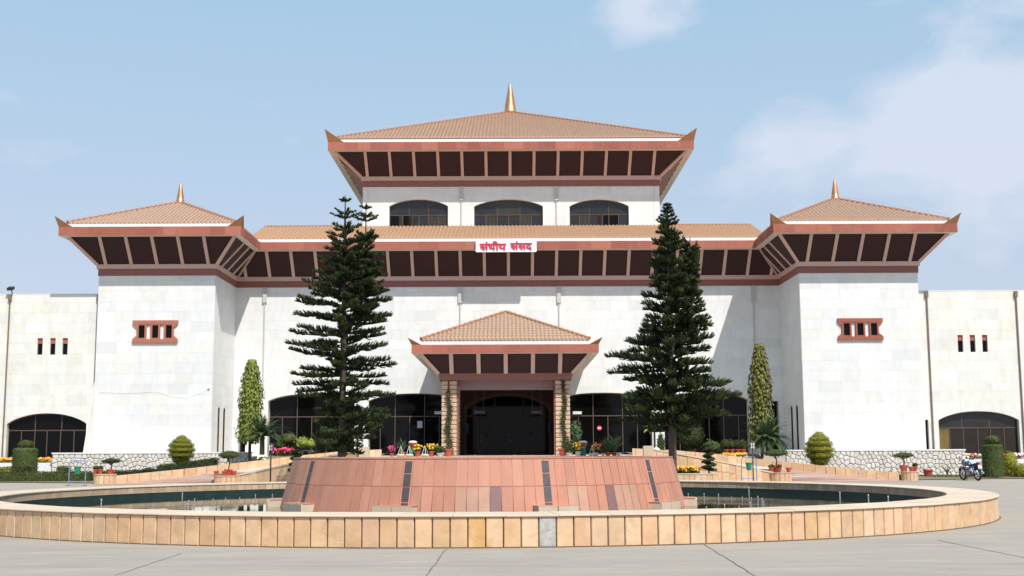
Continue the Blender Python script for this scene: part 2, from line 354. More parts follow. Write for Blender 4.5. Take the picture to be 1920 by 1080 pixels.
def facing():
    mb = MB(); a = da-gap*1.0; r0, r1 = RO-.05, RO; z0, z1 = 0.004, RH-.030; bv = .012; ba = bv/RO
    p = lambda r, t, z: (r*sin(t), -r*cos(t), z)
    o8 = [p(r1-bv,-a/2,z0), p(r1-bv,a/2,z0), p(r0,a/2,z0), p(r0,-a/2,z0), p(r1-bv,-a/2,z1), p(r1-bv,a/2,z1), p(r0,a/2,z1), p(r0,-a/2,z1)]
    i4 = [p(r1,-a/2+ba,z0+bv), p(r1,a/2-ba,z0+bv), p(r1,a/2-ba,z1-bv), p(r1,-a/2+ba,z1-bv)]
    mb.add(o8+i4, [(3,2,1,0),(4,5,6,7),(1,2,6,5),(2,3,7,6),(3,0,4,7),(8,9,10,11),(0,1,9,8),(1,5,10,9),(5,4,11,10),(4,0,8,11)])
    return mb
fm = facing().mesh('facing_stone', sand_m); fg = facing().mesh('facing_stone', grey_st); fo = facing().mesh('facing_stone', mat('orange_stained_stone', (.64,.37,.15), .8, .2, 5, .15, 14, stain=(.68,.47,.26), stain_amt=.8, stain_scale=5))
for i in range(NT):
    a = i*da+da*.35
    rr = random.uniform(-.004, .004)
    isg = i == 5
    o = put('facing_stone', fg if isg else (fo if i == 1 else fm), pool, (PC[0]+rr*sin(a), PC[1]-rr*cos(a), 0), (0, 0, a))
    if i == 1: o['label'] = 'rim stone stained bright orange'
    if isg: o['label'] = 'grey cement patched rim stone'
it = wedge(RI, RI+.035, da*1.0-.012/RI, RH-.21, RH-.030).mesh('inner_tile', sand_d)
for i in range(NT): put('inner_tile', it, pool, (PC[0], PC[1], 0), (0, 0, i*da))
tw = wedge(RI+.012, RI+.03, 2*pi, 0, RH-.21, 180); put('basin_lining', tw.mesh('basin_lining', teal_m), pool, (PC[0], PC[1], 0))
def cope(a):
    mb = MB(); k = 3; p = lambda r, t, z: (r*sin(t), -r*cos(t), z)
    prof = [(RI-.02, RH-.030), (RO+.018, RH-.030), (RO+.03, RH-.022), (RO+.03, RH-.008), (RO+.012, RH), (RI-.008, RH), (RI-.02, RH-.006)]
    n = len(prof); base = 0; V = []
    for i in range(k+1):
        t = -a/2+a*i/k; V += [p(r, t, z) for r, z in prof]
    Fs = []
    for i in range(k):
        for j in range(n): Fs.append((i*n+j, (i+1)*n+j, (i+1)*n+(j+1)%n, i*n+(j+1)%n))
    Fs.append(tuple(range(n))); Fs.append(tuple(k*n+j for j in range(n-1, -1, -1)))
    mb.add(V, Fs); return mb
NC = 94; cm = cope(2*pi/NC-.006/RO).mesh('coping_stone', coping_m)
for i in range(NC): put('coping_stone', cm, pool, (PC[0], PC[1], random.uniform(-.002, .002)), (0, 0, (i+.5)*2*pi/NC))
fl = MB(); fl.lathe([(RI+.01, 0.0), (RI+.01, 0.012)], 90, (PC[0], PC[1], 0.004)); obj('basin_floor', fl, teal_m, pool)
wt = MB(); ring = [(PC[0]+(RI+.012)*cos(2*pi*i/120), PC[1]+(RI+.012)*sin(2*pi*i/120), 0.15) for i in range(120)]
wt.add(ring, [tuple(range(120))]); struct('pool_water', wt, water_m)
# thin dirt line where the rim meets the paving
dm = MB(); V = []; nD = 240
for i in range(nD):
    a = 2*pi*i/nD; w_ = .025+.05*abs(noise.noise(Vector((cos(a)*9, sin(a)*9, 1)))); 
    V += [(PC[0]+(RO-.03)*cos(a), PC[1]+(RO-.03)*sin(a), .0035), (PC[0]+(RO+w_)*cos(a), PC[1]+(RO+w_)*sin(a), .0035)]
dm.add(V, [(2*i, 2*i+1, (2*i+3) % (2*nD), (2*i+2) % (2*nD)) for i in range(nD)]); obj('dirt_line', dm, mat('rim_dirt', (.16,.145,.12), .95, .3, 9), ground)
# ---- truncated cone in the middle
PP = PC; PC = (-0.755, 32.24)
plinth = thing('fountain_plinth', 'large salmon stone truncated cone in the middle of the pool', 'fountain', (PC[0], PC[1], 0))
RT, RB, ZT = 4.87, 5.22, 1.37
def RZ(z): return RB+(RT-RB)*(z-0.02)/(ZT-0.02)
pc = MB(); pc.smooth = True; pc.lathe([(RB-.006, 0.02), (RT-.006, ZT-.03)], 120, (PC[0], PC[1], 0)); obj('plinth_core', pc, pinkgrout, plinth)
tp = MB(); tp.lathe([(RT-.01, ZT-.028), (RT+.012, ZT-.026), (RT+.012, ZT), (RT-.5, ZT), (RT-.5, ZT-.10)], 120, (PC[0], PC[1], 0)); obj('top_edge', tp, slab_m, plinth)
def cslab(a, z0, z1, th=0.022):
    mb = MB(); p = lambda r, t, z: (r*sin(t), -r*cos(t), z); k = 2
    for i in range(k):
        a0, a1 = -a/2+a*i/k, -a/2+a*(i+1)/k
        mb.hexa([p(RZ(z0)+th-.02,a0,z0), p(RZ(z0)+th-.02,a1,z0), p(RZ(z0)-.03,a1,z0), p(RZ(z0)-.03,a0,z0),
                 p(RZ(z1)+th-.02,a0,z1), p(RZ(z1)+th-.02,a1,z1), p(RZ(z1)-.03,a1,z1), p(RZ(z1)-.03,a0,z1)])
    return mb
NS = 126; ds = 2*pi/NS; gs = .014/RT
strips = [radians(-54.5+36*i) for i in range(10)]
ms = {}
for row, (z0, z1) in enumerate(((.752, ZT-.036), (.10, .742))):
    for kk, mm in (('n', slab_m), ('p', slab_pale), ('m', slab_mauve)): ms[row, kk] = cslab(ds-gs, z0, z1).mesh('slab', mm)
    for i in range(NS):
        a = (i+.5)*ds; a = (a+pi) % (2*pi)-pi
        if any(abs(((a-s+pi) % (2*pi))-pi) < ds*.5 for s in strips): kk = 'n'
        kk = 'n'
        if row == 1:
            d = math.degrees(a)
            if -6 < d < 3.5: kk = 'p'
            if 3.5 < d < 6.4: kk = 'm'
            if 22 < d < 28: kk = 'p'
            if 33.5 < d < 36.8: kk = 'm'
            if 36.8 < d < 47: kk = 'p'
        put('slab', ms[row, kk], plinth, (PC[0], PC[1], 0), (0, 0, a))
aw = .16/RT
for s in strips:
    for (z0, z1) in ((1.05, 1.30), (.765, 1.02), (.42, .735), (.22, .39)):
        key = ('s', z0)
        if key not in ms: ms[key] = cslab(aw, z0, z1, .034).mesh('dark_block', slab_dark)
        put('dark_block', ms[key], plinth, (PC[0], PC[1], 0), (0, 0, s))
# lit stone boxes round the foot of the cone
lb = thing('light_box', 'cream stone box at the foot of the cone', 'light box', (0, 0, 0), 'stone boxes round the foot of the cone')
m1 = MB()
m1.box(-.46, -.02, -.15, .2, .0, .30); obj('stone_block', m1, coping_m, lb)
m2 = MB(); m2.box(.0, .46, -.15, .2, .0, .30); obj('stone_block', m2, coping_m, lb)
m3 = MB(); m3.box(-.47, .47, -.10, .2, .302, .315); obj('cap_slab', m3, slab_m, lb)
first = True
lbl = {0: 'cream stone box under the second dark strip from the left of the cone', 1: 'cream stone box under the second dark strip from the right of the cone',
       -1: 'cream stone box under the leftmost dark strip of the cone', 2: 'cream stone box under the rightmost dark strip of the cone'}
for k, (a, lab) in enumerate(((strips[1]-.03, lbl[0]), (strips[2]+.02, lbl[1]), (strips[0]+.02, lbl[-1]), (strips[3]+.02, lbl[2]),
              (radians(82), 'cream stone box at the right edge of the cone'), (radians(-84), 'cream stone box at the left edge of the cone'))):
    loc = (PC[0]+(RB+.1)*sin(a), PC[1]-(RB+.1)*cos(a), 0.02)
    if k == 0: lb.location = loc; lb.rotation_euler = (0, 0, a); lb['label'] = lab
    else: copy_tree(lb, loc, a, 1, lab)
for ch in lb.children: ch.matrix_parent_inverse = Matrix.Identity(4)
PC = PP
# nozzles
nzl = thing('water_nozzle', 'thin steel water nozzle standing in the ring in the pool', 'nozzle', (0, 0, 0), 'steel water nozzles in the pool')
m1 = MB(); m1.tube([(0,0,0), (0,0,.27)], .013, 6); obj('pipe', m1, metal_m, nzl)
m2 = MB(); m2.lathe([(.013, .26), (.018, .27), (.018, .29), (.006, .31)], 6); obj('tip', m2, metal_m, nzl)
k = 0
for i in range(64):
    a = 2*pi*i/64; r = 7.3
    loc = (PC[0]+r*cos(a), PC[1]+r*sin(a), .03)
    if k == 0: nzl.location = loc
    else: copy_tree(nzl, loc, 0, random.uniform(.7, 1.0))
    k += 1
for (px, py, Y) in ((1575, 937, 33), (1628, 932, 31), (1665, 930, 30), (190, 940, 30), (342, 925, 37), (1404, 915, 38)):
    x = W(px, py, Y)[0]; copy_tree(nzl, (x, Y, .03), 0, 1.25, 'taller steel water nozzle standing apart from the ring in the pool')['group'] = 'taller nozzles apart from the ring'
for i in range(24):
    a = 2*pi*(i+.3)/24; loc = (-.755+(RT-.3)*cos(a), PC[1]+(RT-.3)*sin(a), ZT-.12)
    copy_tree(nzl, loc, 0, .55, 'short steel nozzle on top of the stone cone')['group'] = 'short nozzles on top of the cone'
# ================================================================= BUILDING
bld = thing('assembly_building', 'white marble assembly building with three tiled pagoda roofs and red eaves', 'building', (-0.25, 77.5, 0))
class Plane:
    """facade plane: s runs along it, z up, d outwards"""
    def __init__(s, ox, oy, ux, uy): s.o = (ox, oy); s.u = (ux, uy); s.n = (uy, -ux)
    def __call__(s, a, z, d=0.0): return (s.o[0]+s.u[0]*a+s.n[0]*d, s.o[1]+s.u[1]*a+s.n[1]*d, z)
def cells_minus(a0, a1, z0, z1, ops):
    """trapezoid strips of the rectangle that are left outside the openings"""
    xs = {a0, a1}
    for (b0, b1, zb, top) in ops:
        if b1 <= a0 or b0 >= a1: continue
        lo, hi = max(a0, b0), min(a1, b1); xs |= {lo, hi}
        if callable(top):
            n = max(2, int((hi-lo)/.22))
            xs |= {lo+(hi-lo)*i/n for i in range(n+1)}
            n2 = 16
            xs |= {x for x in (b0+(b1-b0)*i/n2*0.12 for i in range(n2)) if lo < x < hi} | {x for x in (b1-(b1-b0)*i/n2*0.12 for i in range(n2)) if lo < x < hi}
    xs = sorted(xs); out = []
    for x0, x1 in zip(xs[:-1], xs[1:]):
        if x1-x0 < 1e-4: continue
        xm = (x0+x1)/2; iv = [((z0, z0), (z1, z1))]
        for (b0, b1, zb, top) in ops:
            if not (b0 < xm < b1): continue
            t = top if callable(top) else (lambda q, v=top: v)
            t0, t1 = t(min(max(x0, b0+1e-6), b1-1e-6)), t(min(max(x1, b0+1e-6), b1-1e-6)); new = []
            for (l, h) in iv:
                if min(t0, t1) <= min(l) or zb >= max(h):
                    if max(t0, t1) > min(l) and zb < max(h):
                        nl = (max(l[0], t0), max(l[1], t1)); new.append((nl, h))
                    else: new.append((l, h))
                    continue
                if zb > l[0]+1e-3: new.append((l, (min(h[0], zb), min(h[1], zb))))
                nl = (min(max(l[0], t0), h[0]), min(max(l[1], t1), h[1]))
                if h[0]-nl[0] > 1e-3 or h[1]-nl[1] > 1e-3: new.append((nl, h))
            iv = new
        for l, h in iv:
            if (h[0]-l[0])+(h[1]-l[1]) > 2e-3: out.append((x0, x1, l, h))
    return out
SLAB_BUDGET = [300]
slab_cache = {}
def wall(name, pl, length, z0, z1, ops, mt, thick=0.45, course=0.61, individual=True, wlo=0.95, whi=1.35, zslab=1.25):
    mb = MB(); wcol = mt
    for (x0, x1, l, h) in cells_minus(0, length, z0, z1, ops):
        p = pl
        mb.hexa([p(x0,l[0],0), p(x1,l[1],0), p(x1,l[1],-thick), p(x0,l[0],-thick), p(x0,h[0],0), p(x1,h[1],0), p(x1,h[1],-thick), p(x0,h[0],-thick)])
    wobj = obj(name, mb, wcol, bld)
    rot = atan2(pl.u[1], pl.u[0]); rest = MB(); z = zslab; gp_ = .004; T = .02
    while z < z1-.05:
        zt = min(z+course, z1-.002); a = 0.0; row = []
        a = 0
        while a < length-.01:
            w = random.uniform(wlo, whi)
            if length-(a+w) < .5: w = length-a
            row.append((a, min(a+w, length))); a += w
        for (a0, a1) in row:
            cl = cells_minus(a0+gp_/2, a1-gp_/2, z+gp_/2, zt-gp_/2, ops)
            if not cl: continue
            whole = len(cl) == 1 and abs(cl[0][0]-a0-gp_/2) < 1e-6 and abs(cl[0][1]-a1+gp_/2) < 1e-6 and min(cl[0][2]) < z+gp_ and min(cl[0][3]) > zt-gp_
            if whole and individual and SLAB_BUDGET[0] > 0:
                SLAB_BUDGET[0] -= 1
                w, h = round((a1-a0)*25)/25, round(zt-z, 3); key = (w, h, mt.name)
                if key not in slab_cache:
                    sb = MB(); ww, hh = w-gp_, h-gp_
                    sb.hexa([(0,-T,0),(ww,-T,0),(ww,0,0),(0,0,0),(0,-T,hh),(ww,-T,hh),(ww,0,hh),(0,0,hh)])
                    slab_cache[key] = sb.mesh('marble_slab', mt)
                o = put('marble_slab', slab_cache[key], wobj, pl(a0+gp_/2, z+gp_/2, 0), (0, 0, rot))
                o.scale.x = (a1-a0-gp_)/(w-gp_)
            else:
                rest.ct = random.uniform(0.001, .999); 
                for (x0, x1, l, h) in cl:
                    rest.hexa([pl(x0,l[0],T), pl(x1,l[1],T), pl(x1,l[1],0), pl(x0,l[0],0), pl(x0,h[0],T), pl(x1,h[1],T), pl(x1,h[1],0), pl(x0,h[0],0)])
        z = zt if zt < z1-.01 else z1
    if rest.v: obj('marble_facing', rest, mt, wobj, True)
    return wobj
def arch(b0, b1, zs, za, e=2.5):
    c, hw = (b0+b1)/2, (b1-b0)/2
    return lambda x: zs+(za-zs)*max(0.0, 1-abs((x-c)/hw)**e)**.85
def fbar(mb, pl, a0, a1, z0, z1, d0, d1):
    mb.hexa([pl(a0,z0,d1), pl(a1,z0,d1), pl(a1,z0,d0), pl(a0,z0,d0), pl(a0,z1,d1), pl(a1,z1,d1), pl(a1,z1,d0), pl(a0,z1,d0)])
def window(pl, b0, b1, zb, top, d, vlow, vup, ztr, parent=bld, pane_mats=None, name='window', frm=frame_m, bar=.05, extra=None):
    """glazed opening: frame with mullions and one pane per bay"""
    tf = top if callable(top) else (lambda x: top)
    fr = MB()
    xs = [b0]+[b0+(b1-b0)*i/28 for i in range(1, 28)]+[b1]
    xs = sorted(set(xs+[b0+.05*(b1-b0)*j/5 for j in range(1, 5)]+[b1-.05*(b1-b0)*j/5 for j in range(1, 5)]))
    for x0, x1 in zip(xs[:-1], xs[1:]):      # head member that follows the arch
        t0, t1 = tf(x0), tf(x1)
        fr.hexa([pl(x0,t0-bar*1.2,d+.05), pl(x1,t1-bar*1.2,d+.05), pl(x1,t1-bar*1.2,d-.03), pl(x0,t0-bar*1.2,d-.03), pl(x0,t0+.03,d+.05), pl(x1,t1+.03,d+.05), pl(x1,t1+.03,d-.03), pl(x0,t0+.03,d-.03)])
    fbar(fr, pl, b0, b0+bar, zb, tf(b0+bar/2), d-.03, d+.048); fbar(fr, pl, b1-bar, b1, zb, tf(b1-bar/2), d-.03, d+.048)
    if ztr: fbar(fr, pl, b0+bar, b1-bar, ztr-bar*.6, ztr+bar*.6, d-.03, d+.046)
    for x in vlow: fbar(fr, pl, x-bar*.5, x+bar*.5, zb, (ztr-bar*.6) if ztr else tf(x), d-.03, d+.044)
    for x in vup: fbar(fr, pl, x-bar*.5, x+bar*.5, ztr+bar*.6, tf(x), d-.03, d+.044)
    fbar(fr, pl, b0+bar, b1-bar, zb, zb+bar, d-.03, d+.042)
    w = obj(name, fr, frm, parent)
    def pane(x0, x1, zl, zf, mt):
        mb = MB(); n = max(1, int((x1-x0)/.3)) if callable(top) and zf is None else 1
        tilt = random.uniform(-.010, .010)
        pts = [(x0, zl), (x1, zl)]
        if zf is None: pts += [(x1-(x1-x0)*i/n, tf(x1-(x1-x0)*i/n)-.005) for i in range(n+1)]
        else: pts += [(x1, zf), (x0, zf)]
        mb.prism(pts, lambda a, z, dd: pl(a, z, dd+tilt*(a-x0)), d, d+.012)
        mb.m[0] = 0; obj('pane', mb, mt, w)
    L = [b0]+list(vlow)+[b1]; U = [b0]+list(vup)+[b1]
    pm_ = pane_mats or (lambda k, up: glass_m)
    for i, (x0, x1) in enumerate(zip(L[:-1], L[1:])): pane(x0+.01, x1-.01, zb, ztr if ztr else None, pm_(i, False))
    if ztr:
        for i, (x0, x1) in enumerate(zip(U[:-1], U[1:])): pane(x0+.01, x1-.01, ztr, None, pm_(i, True))
    return w
# ---- dimensions
YM, YT, YP, YW = 77.5, 72.0, 81.0, 72.4
TLx, TRx = (-24.47, -17.58), (17.03, 24.03); ZC = 11.93; OV = 1.85; FL = 1.3
PX = (-10.0, 9.93); ZP = 19.2; PW = (-3.81, 3.08)
# main wall
pm_ = Plane(TLx[1], YM, 1, 0); L0 = TLx[1]
def A(x): return x-L0
main_arch = []
for (x0, x1, zs, za) in ((-15.38, -9.93, 4.72, 5.17), (-9.05, -3.15, 4.70, 5.17), (-3.05, 2.46, 4.70, 5.2), (2.60, 8.77, 4.70, 5.17), (9.54, 14.85, 4.70, 5.17)):
    main_arch.append((A(x0), A(x1), 0, arch(A(x0), A(x1), zs, za)))
ops = main_arch+[(A(-17.2), A(-16.75), 0, 4.6), (A(16.3), A(16.75), 0, 4.6)]
wall('wall', pm_, TRx[0]-L0, 0, 12.6, ops, marble, .9, individual=False)
ztr = W(955, 780, 77.8)[1]
for i, o_ in enumerate(main_arch):
    b0, b1 = o_[0], o_[1]; n = 6; st = .955
    if i == 2: continue
    c = {0: A(W(584,780,77.9)[0]), 1: A(W(768,780,77.9)[0]), 3: A(W(1140,780,77.9)[0])+.0, 4: A(W(1330,780,77.9)[0])}[i]
    vl = [c+k*.93 for k in range(-6, 7) if b0+.3 < c+k*.93 < b1-.3]
    vu = [c+k*.93+.93 for k in range(-6, 7, 2) if b0+.3 < c+k*.93+.93 < b1-.3]
    window(pm_, b0, b1, FL, o_[3], -.6, vl, vu, ztr)
for x0, x1 in ((-17.2, -16.75), (16.3, 16.75)): window(pm_, A(x0), A(x1), FL, 4.6, -.5, [], [], None)
# entrance with red spandrel
b0, b1 = main_arch[2][:2]
sp_ = MB()
in0, in1 = b0+.03, b1-.03; at_ = arch(b0+.1, b1-.1, 4.1, 5.05, 2.2)
for (x0, x1, l, h) in cells_minus(b0, b1, FL, 5.25, [(b0+.1, b1-.1, 0, at_)]):
    sp_.hexa([pm_(x0,l[0],-.3), pm_(x1,l[1],-.3), pm_(x1,l[1],-.55), pm_(x0,l[0],-.55), pm_(x0,h[0],-.3), pm_(x1,h[1],-.3), pm_(x1,h[1],-.55), pm_(x0,h[0],-.55)])
obj('entrance_surround', sp_, beam_m, bld)
sp2 = MB(); e0, e1 = A(PW[0]+.4), A(PW[1]-.36); b0s, b1s = b0+.05, b1-.05; at2 = arch(b0s, b1s, 4.35, 5.12, 2.2)
for (x0, x1, l, h) in cells_minus(e0, e1, FL, 5.6, [(b0s, b1s, 0, at2)]):
    sp2.hexa([pm_(x0,l[0],.10), pm_(x1,l[1],.10), pm_(x1,l[1],.03), pm_(x0,l[0],.03), pm_(x0,h[0],.10), pm_(x1,h[1],.10), pm_(x1,h[1],.03), pm_(x0,h[0],.03)])
obj('entrance_cladding', sp2, mat('dark_maroon_stone', (.11,.04,.03), .5, .12, 4), bld)
vx = [A(W(x, 800, 78)[0]) for x in (899, 928, 981, 1008)]
dc = A(W(953.5, 800, 78)[0])
door = window(pm_, b0+.1, b1-.1, FL, at_, -.5, vx[:2]+[dc]+vx[2:], [vx[1], vx[2]], ztr, name='entrance_door', bar=.06)
for x in (899, 953.5, 1008):
    mb = MB(); ax = A(W(x, 820, 78)[0])+.09; z = W(x, 821, 78)[1]
    mb.tube([pm_(ax, z-.28, -.40), pm_(ax, z-.25, -.34), pm_(ax, z+.25, -.34), pm_(ax, z+.28, -.40)], .028, 6); obj('handle', mb, metal_m, door)
for x in (912, 995):
    mb = MB(); ax = A(W(x, 814, 78)[0]); z = W(x, 814, 78)[1]
    mb.prism([(ax+.13*cos(2*pi*k/14), z+.16*sin(2*pi*k/14)) for k in range(14)], lambda a, zz, d: pm_(a, zz, d), -.484, -.478)
    mb.prism([(ax+.07*cos(2*pi*k/3+pi/2), z+.26+.07*sin(2*pi*k/3+pi/2)) for k in range(3)], lambda a, zz, d: pm_(a, zz, d), -.484, -.478)
    obj('emblem', mb, mat('faint_emblem', (.06,.05,.035), .5, .2, 8), door)
for (x, y, yy) in ((899,773,74.5), (1006,773,74.5), (821,773,76.9), (1084,773,76.9)):
    mb = MB(); X, Z = W(x, y, yy); mb.box(X-.32, X+.32, yy-.05, yy+.05, Z-.09, Z+.09)
    mb.box(X-.27, X-.25, yy-.02, yy+.02, Z+.09, Z+2.2); mb.box(X+.25, X+.27, yy-.02, yy+.02, Z+.09, Z+2.2)
    # hung plates over the doors
    if yy > 76: mb = MB(); mb.box(X-.28, X+.28, YM+.40, YM+.57, Z-.09, Z+.09)
    obj('light_fitting', mb, wpot_m if yy > 76 else mat('mauve_plate', (.34,.26,.27), .5), bld)
for x in (874.5, 1031.5):
    mb = MB(); X, Z = W(x, 802, 77.4); mb.box(X-.13, X+.13, YM-.10, YM-.03, Z-.32, Z+.30); obj('notice_plate', mb, mat('blue_notice', (.04,.10,.22), .4), bld)
mb = MB(); X, Z = W(787, 796, 78); mb.box(X-.16, X+.16, YM+.555, YM+.575, Z-.22, Z+.22); obj('paper_notice', mb, mat('pale_paper', (.50,.55,.62), .6, .03), bld)
mb = MB(); X, Z = W(1124, 802.5, 78)
mb.prism([(X+.155*cos(2*pi*k/20), Z+.155*sin(2*pi*k/20)) for k in range(20)], lambda a, zz, d: (a, YM+.57-d, zz), 0, .012)
ne = obj('round_notice', mb, sign_r, bld); mb = MB(); mb.box(X-.11, X+.11, YM+.548, YM+.556, Z-.032, Z+.032); obj('white_bar', mb, sign_w, ne)
# ---- towers
def side_win(pl, a, w, zb, zt, d=-.05):
    window(pl, a-w/2, a+w/2, zb, arch(a-w/2, a+w/2, zt-.2, zt, 2), d, [], [], None, bar=.04)
for side, (x0, x1) in enumerate((TLx, TRx)):
    pl = Plane(x0, YT, 1, 0)
    fx = W((292, 1612.5)[side], 620, YT)[0]-x0
    fz = [W((292, 1612.5)[side], y, YT)[1] for y in ((643, 601), (638, 597))[side]]
    wall('wall', pl, x1-x0, 0, 12.6, [], marble)
    # red framed triple window, projecting slightly
    h = fz[1]-fz[0]; cz = (fz[0]+fz[1])/2; mb = MB()
    bh = .22
    for s_ in (-1, 1):
        zc_ = cz+s_*(h/2-bh/2); fbar(mb, pl, fx-1.33, fx+1.33, zc_-bh/2, zc_+bh/2, .0, .14)
        zi = cz+s_*(h/2-bh-.09)
        poly = [(fx-1.33, cz+s_*(h/2-bh)), (fx-1.09, cz+s_*(h/2-bh-.2)), (fx-1.0, cz+s_*(h/2-bh-.2)), (fx-1.0, cz+s_*(h/2-bh))]
        if s_ < 0: poly = poly[::-1]
        mb.prism(poly, pl, .0, .135)
        poly = [(2*fx-a, z) for a, z in poly][::-1]; mb.prism(poly, pl, .0, .135)
    for k in (-1, 0, 1):
        c = fx+k*.80
        fbar(mb, pl, c-.28, c-.18, cz-h/2+bh, cz+h/2-bh, 0, .128); fbar(mb, pl, c+.18, c+.28, cz-h/2+bh, cz+h/2-bh, 0, .128)
        fbar(mb, pl, c-.18, c+.18, cz+h/2-bh-.07, cz+h/2-bh, 0, .12); fbar(mb, pl, c-.18, c+.18, cz-h/2+bh, cz-h/2+bh+.07, 0, .12)
    wo_ = obj('window', mb, fascia_m, bld)
    for k in (-1, 0, 1):
        c = fx+k*.80; mb = MB(); fbar(mb, pl, c-.18, c+.18, cz-h/2+bh+.07, cz+h/2-bh-.07, .021, .03); obj('pane', mb, glass_m, wo_)
    # side faces
    for (ux, uy, ox, oy, vis) in (((0, 1, x1, YT, side == 0)), (0, -1, x0, YM+5, side == 1)):
        pls = Plane(ox, oy, ux, uy); ln = YM+5-YT if not vis else YM-YT
        if vis and side == 1: pls = Plane(x0, YM, 0, -1)
        if vis:
            aa = (1.7, 3.1) if side == 0 else (YM-YT-1.7, YM-YT-3.1)
            opn = [(q-.28, q+.28, 0, arch(q-.28, q+.28, 4.05, 4.25, 2)) for q in aa]
            wall('wall', pls, YM-YT-.001, 0, 12.6, opn, marble, individual=False)
            for q in aa: side_win(pls, q, .56, FL, 4.25)
        else:
            wall('wall', pls, ln, 0, 12.6, [], marble, individual=False)
# ---- wings
wz = 10.87
for side in (0, 1):
    if side == 0: xa, xb = -40.0, TLx[0]
    else: xa, xb = TRx[1], 40.0
    pl = Plane(xa, YW, 1, 0)
    a0, a1 = [W(x, 800, YW)[0]-xa for x in ((13, 162), (1760, 1911))[side]]
    zs, za = [W((90, 1835)[side], y, YW)[1] for y in ((795, 775), (788, 771))[side]]
    af = arch(a0, a1, zs, za, 2.2)
    opn = [(a0, a1, 0, af)]
    sl_ = [[W(q, 650, YW)[0]-xa for q in p] for p in (((70, 80), (94, 104), (117, 127)), ((1796, 1806), (1819, 1829), (1842, 1852)))[side]]
    z0_, z1_ = [W((98, 1824)[side], y, YW)[1] for y in ((665, 634), (660, 628))[side]]
    for (p, q) in sl_: opn.append((p, q, z0_, z1_))
    if side == 1: p = W(1735, 800, YW)[0]-xa; q = W(1741, 800, YW)[0]-xa; opn.append((p, q, 0, W(1738, 787, YW)[1]))
    wall('wall', pl, xb-xa, 0, wz, opn, marble_c)
    if side == 1: window(pl, p, q, FL, W(1738, 787, YW)[1], -.2, [], [], None, bar=.03)
    for (p, q) in sl_:
        zm = z1_-(z1_-z0_)*.33; w_ = MB(); fbar(w_, pl, p, q, zm, z1_, -.3, -.06); ww = obj('window', w_, fascia_m, bld)
        mb = MB(); fbar(mb, pl, p, q, z0_, zm-.002, -.3, -.12); obj('pane', mb, glass_m, ww)
    wd = a1-a0; zt2 = W((90, 1835)[side], (807, 802)[side], YW)[1]
    vl = [a0+wd*k for k in ((.165, .335, .49, .66, .83) if side == 0 else (.15, .32, .50, .66, .83))]; vu = [a0+wd*k for k in ((.335, .67) if side == 0 else (.31, .65))]
    pmf = None
    if side == 1: pmf = lambda k, up: (mat('lit_yellow_interior', (.17,.115,.03), .4, .4, 2) if (k == 0 and not up) else (glass_b if up else mat('brown_glass', (.02,.012,.008), .1, .3, 2)))
    window(pl, a0, a1, FL-.1, af, -.3, vl, vu, zt2, pane_mats=pmf)
    # roof slab and parapet edge
    mb = MB(); mb.box(xa, xb, YW+.45, YW+9, wz-.35, wz-.2); obj('roof_slab', mb, white_paint, bld)
    mb = MB(); mb.box(xa, xb, YW-.03, YW+.47, wz, wz+.05); obj('parapet_cap', mb, marble, bld)
    for px in ((19, 184.5)[:2] if side == 0 else (1737.5, 1905)):
        X, _ = W(px, 560, YW-.08); z1 = wz-.02
        mb = MB(); mb.box(X-.09, X+.09, YW-.16, YW-.022, z1-.35, z1); mb.tube([(X, YW-.09, z1-.35), (X, YW-.09, 1.3)], .045, 6); obj('downpipe', mb, pipe_d, bld)
# thin sloping fin added to cast the triangular shadow on the left wing
mb = MB()
mb.add([(TLx[0]-.035, YW, 1.3), (TLx[0]-.035, YW-1.9, 1.3), (TLx[0]-.035, YW-.42, 5.6), (TLx[0]-.035, YW, 5.6),
        (TLx[0]-.002, YW, 1.3), (TLx[0]-.002, YW-1.9, 1.3), (TLx[0]-.002, YW-.42, 5.6), (TLx[0]-.002, YW, 5.6)],
       [(0,1,2,3), (7,6,5,4), (1,5,6,2), (2,6,7,3), (0,4,5,1)])
obj('shadow_fin', mb, marble, bld)
# ---- pagoda storey
plp = Plane(PX[0], YP, 1, 0); PA = lambda px: W(px, 400, YP)[0]-PX[0]
pw = []
for (xa, xb) in ((730, 840), (889, 1018), (1068, 1179)):
    a0, a1 = PA(xa), PA(xb); zs = W((xa+xb)/2, 387, YP)[1]; za = W((xa+xb)/2, 374, YP)[1]
    pw.append((a0, a1, 16.2, arch(a0, a1, zs, za, 2.1)))
wall('wall', plp, PX[1]-PX[0], 14.5, ZP+.6, pw, marble, individual=False, zslab=15.6, course=.5)
wall('wall', Plane(PX[0], YP+20, 0, -1), 20, 14.5, ZP+.6, [], marble, individual=False, zslab=15.6)
wall('wall', Plane(PX[1], YP, 0, 1), 20, 14.5, ZP+.6, [], marble, individual=False, zslab=15.6)
zt3 = W(955, 402, YP)[1]
for i, (a0, a1, zb, tf) in enumerate(pw):
    w = a1-a0; n = 6; vl = [a0+w*k/n for k in range(1, n)]; vu = [a0+w*k/3 for k in (1, 2)]
    def pmf(k, up, i=i):
        if up: return glass_b if k != 1 or i != 1 else mat('dim_curtain', (.035,.032,.026), .3, .4, 2, stretch=(5,5,.5))
        return ((glass_m, glass_m, glass_b, glass_b, curtain_m, curtain_m), (glass_b, curtain_m, glass_b, glass_b, curtain_m, glass_b), (glass_b, curtain_m, glass_b, glass_m, glass_m, glass_b))[i][k]
    window(plp, a0, a1, zb, tf, -.25, vl, vu, zt3, pane_mats=pmf, frm=mat('brown_frame', (.095,.055,.032), .5))
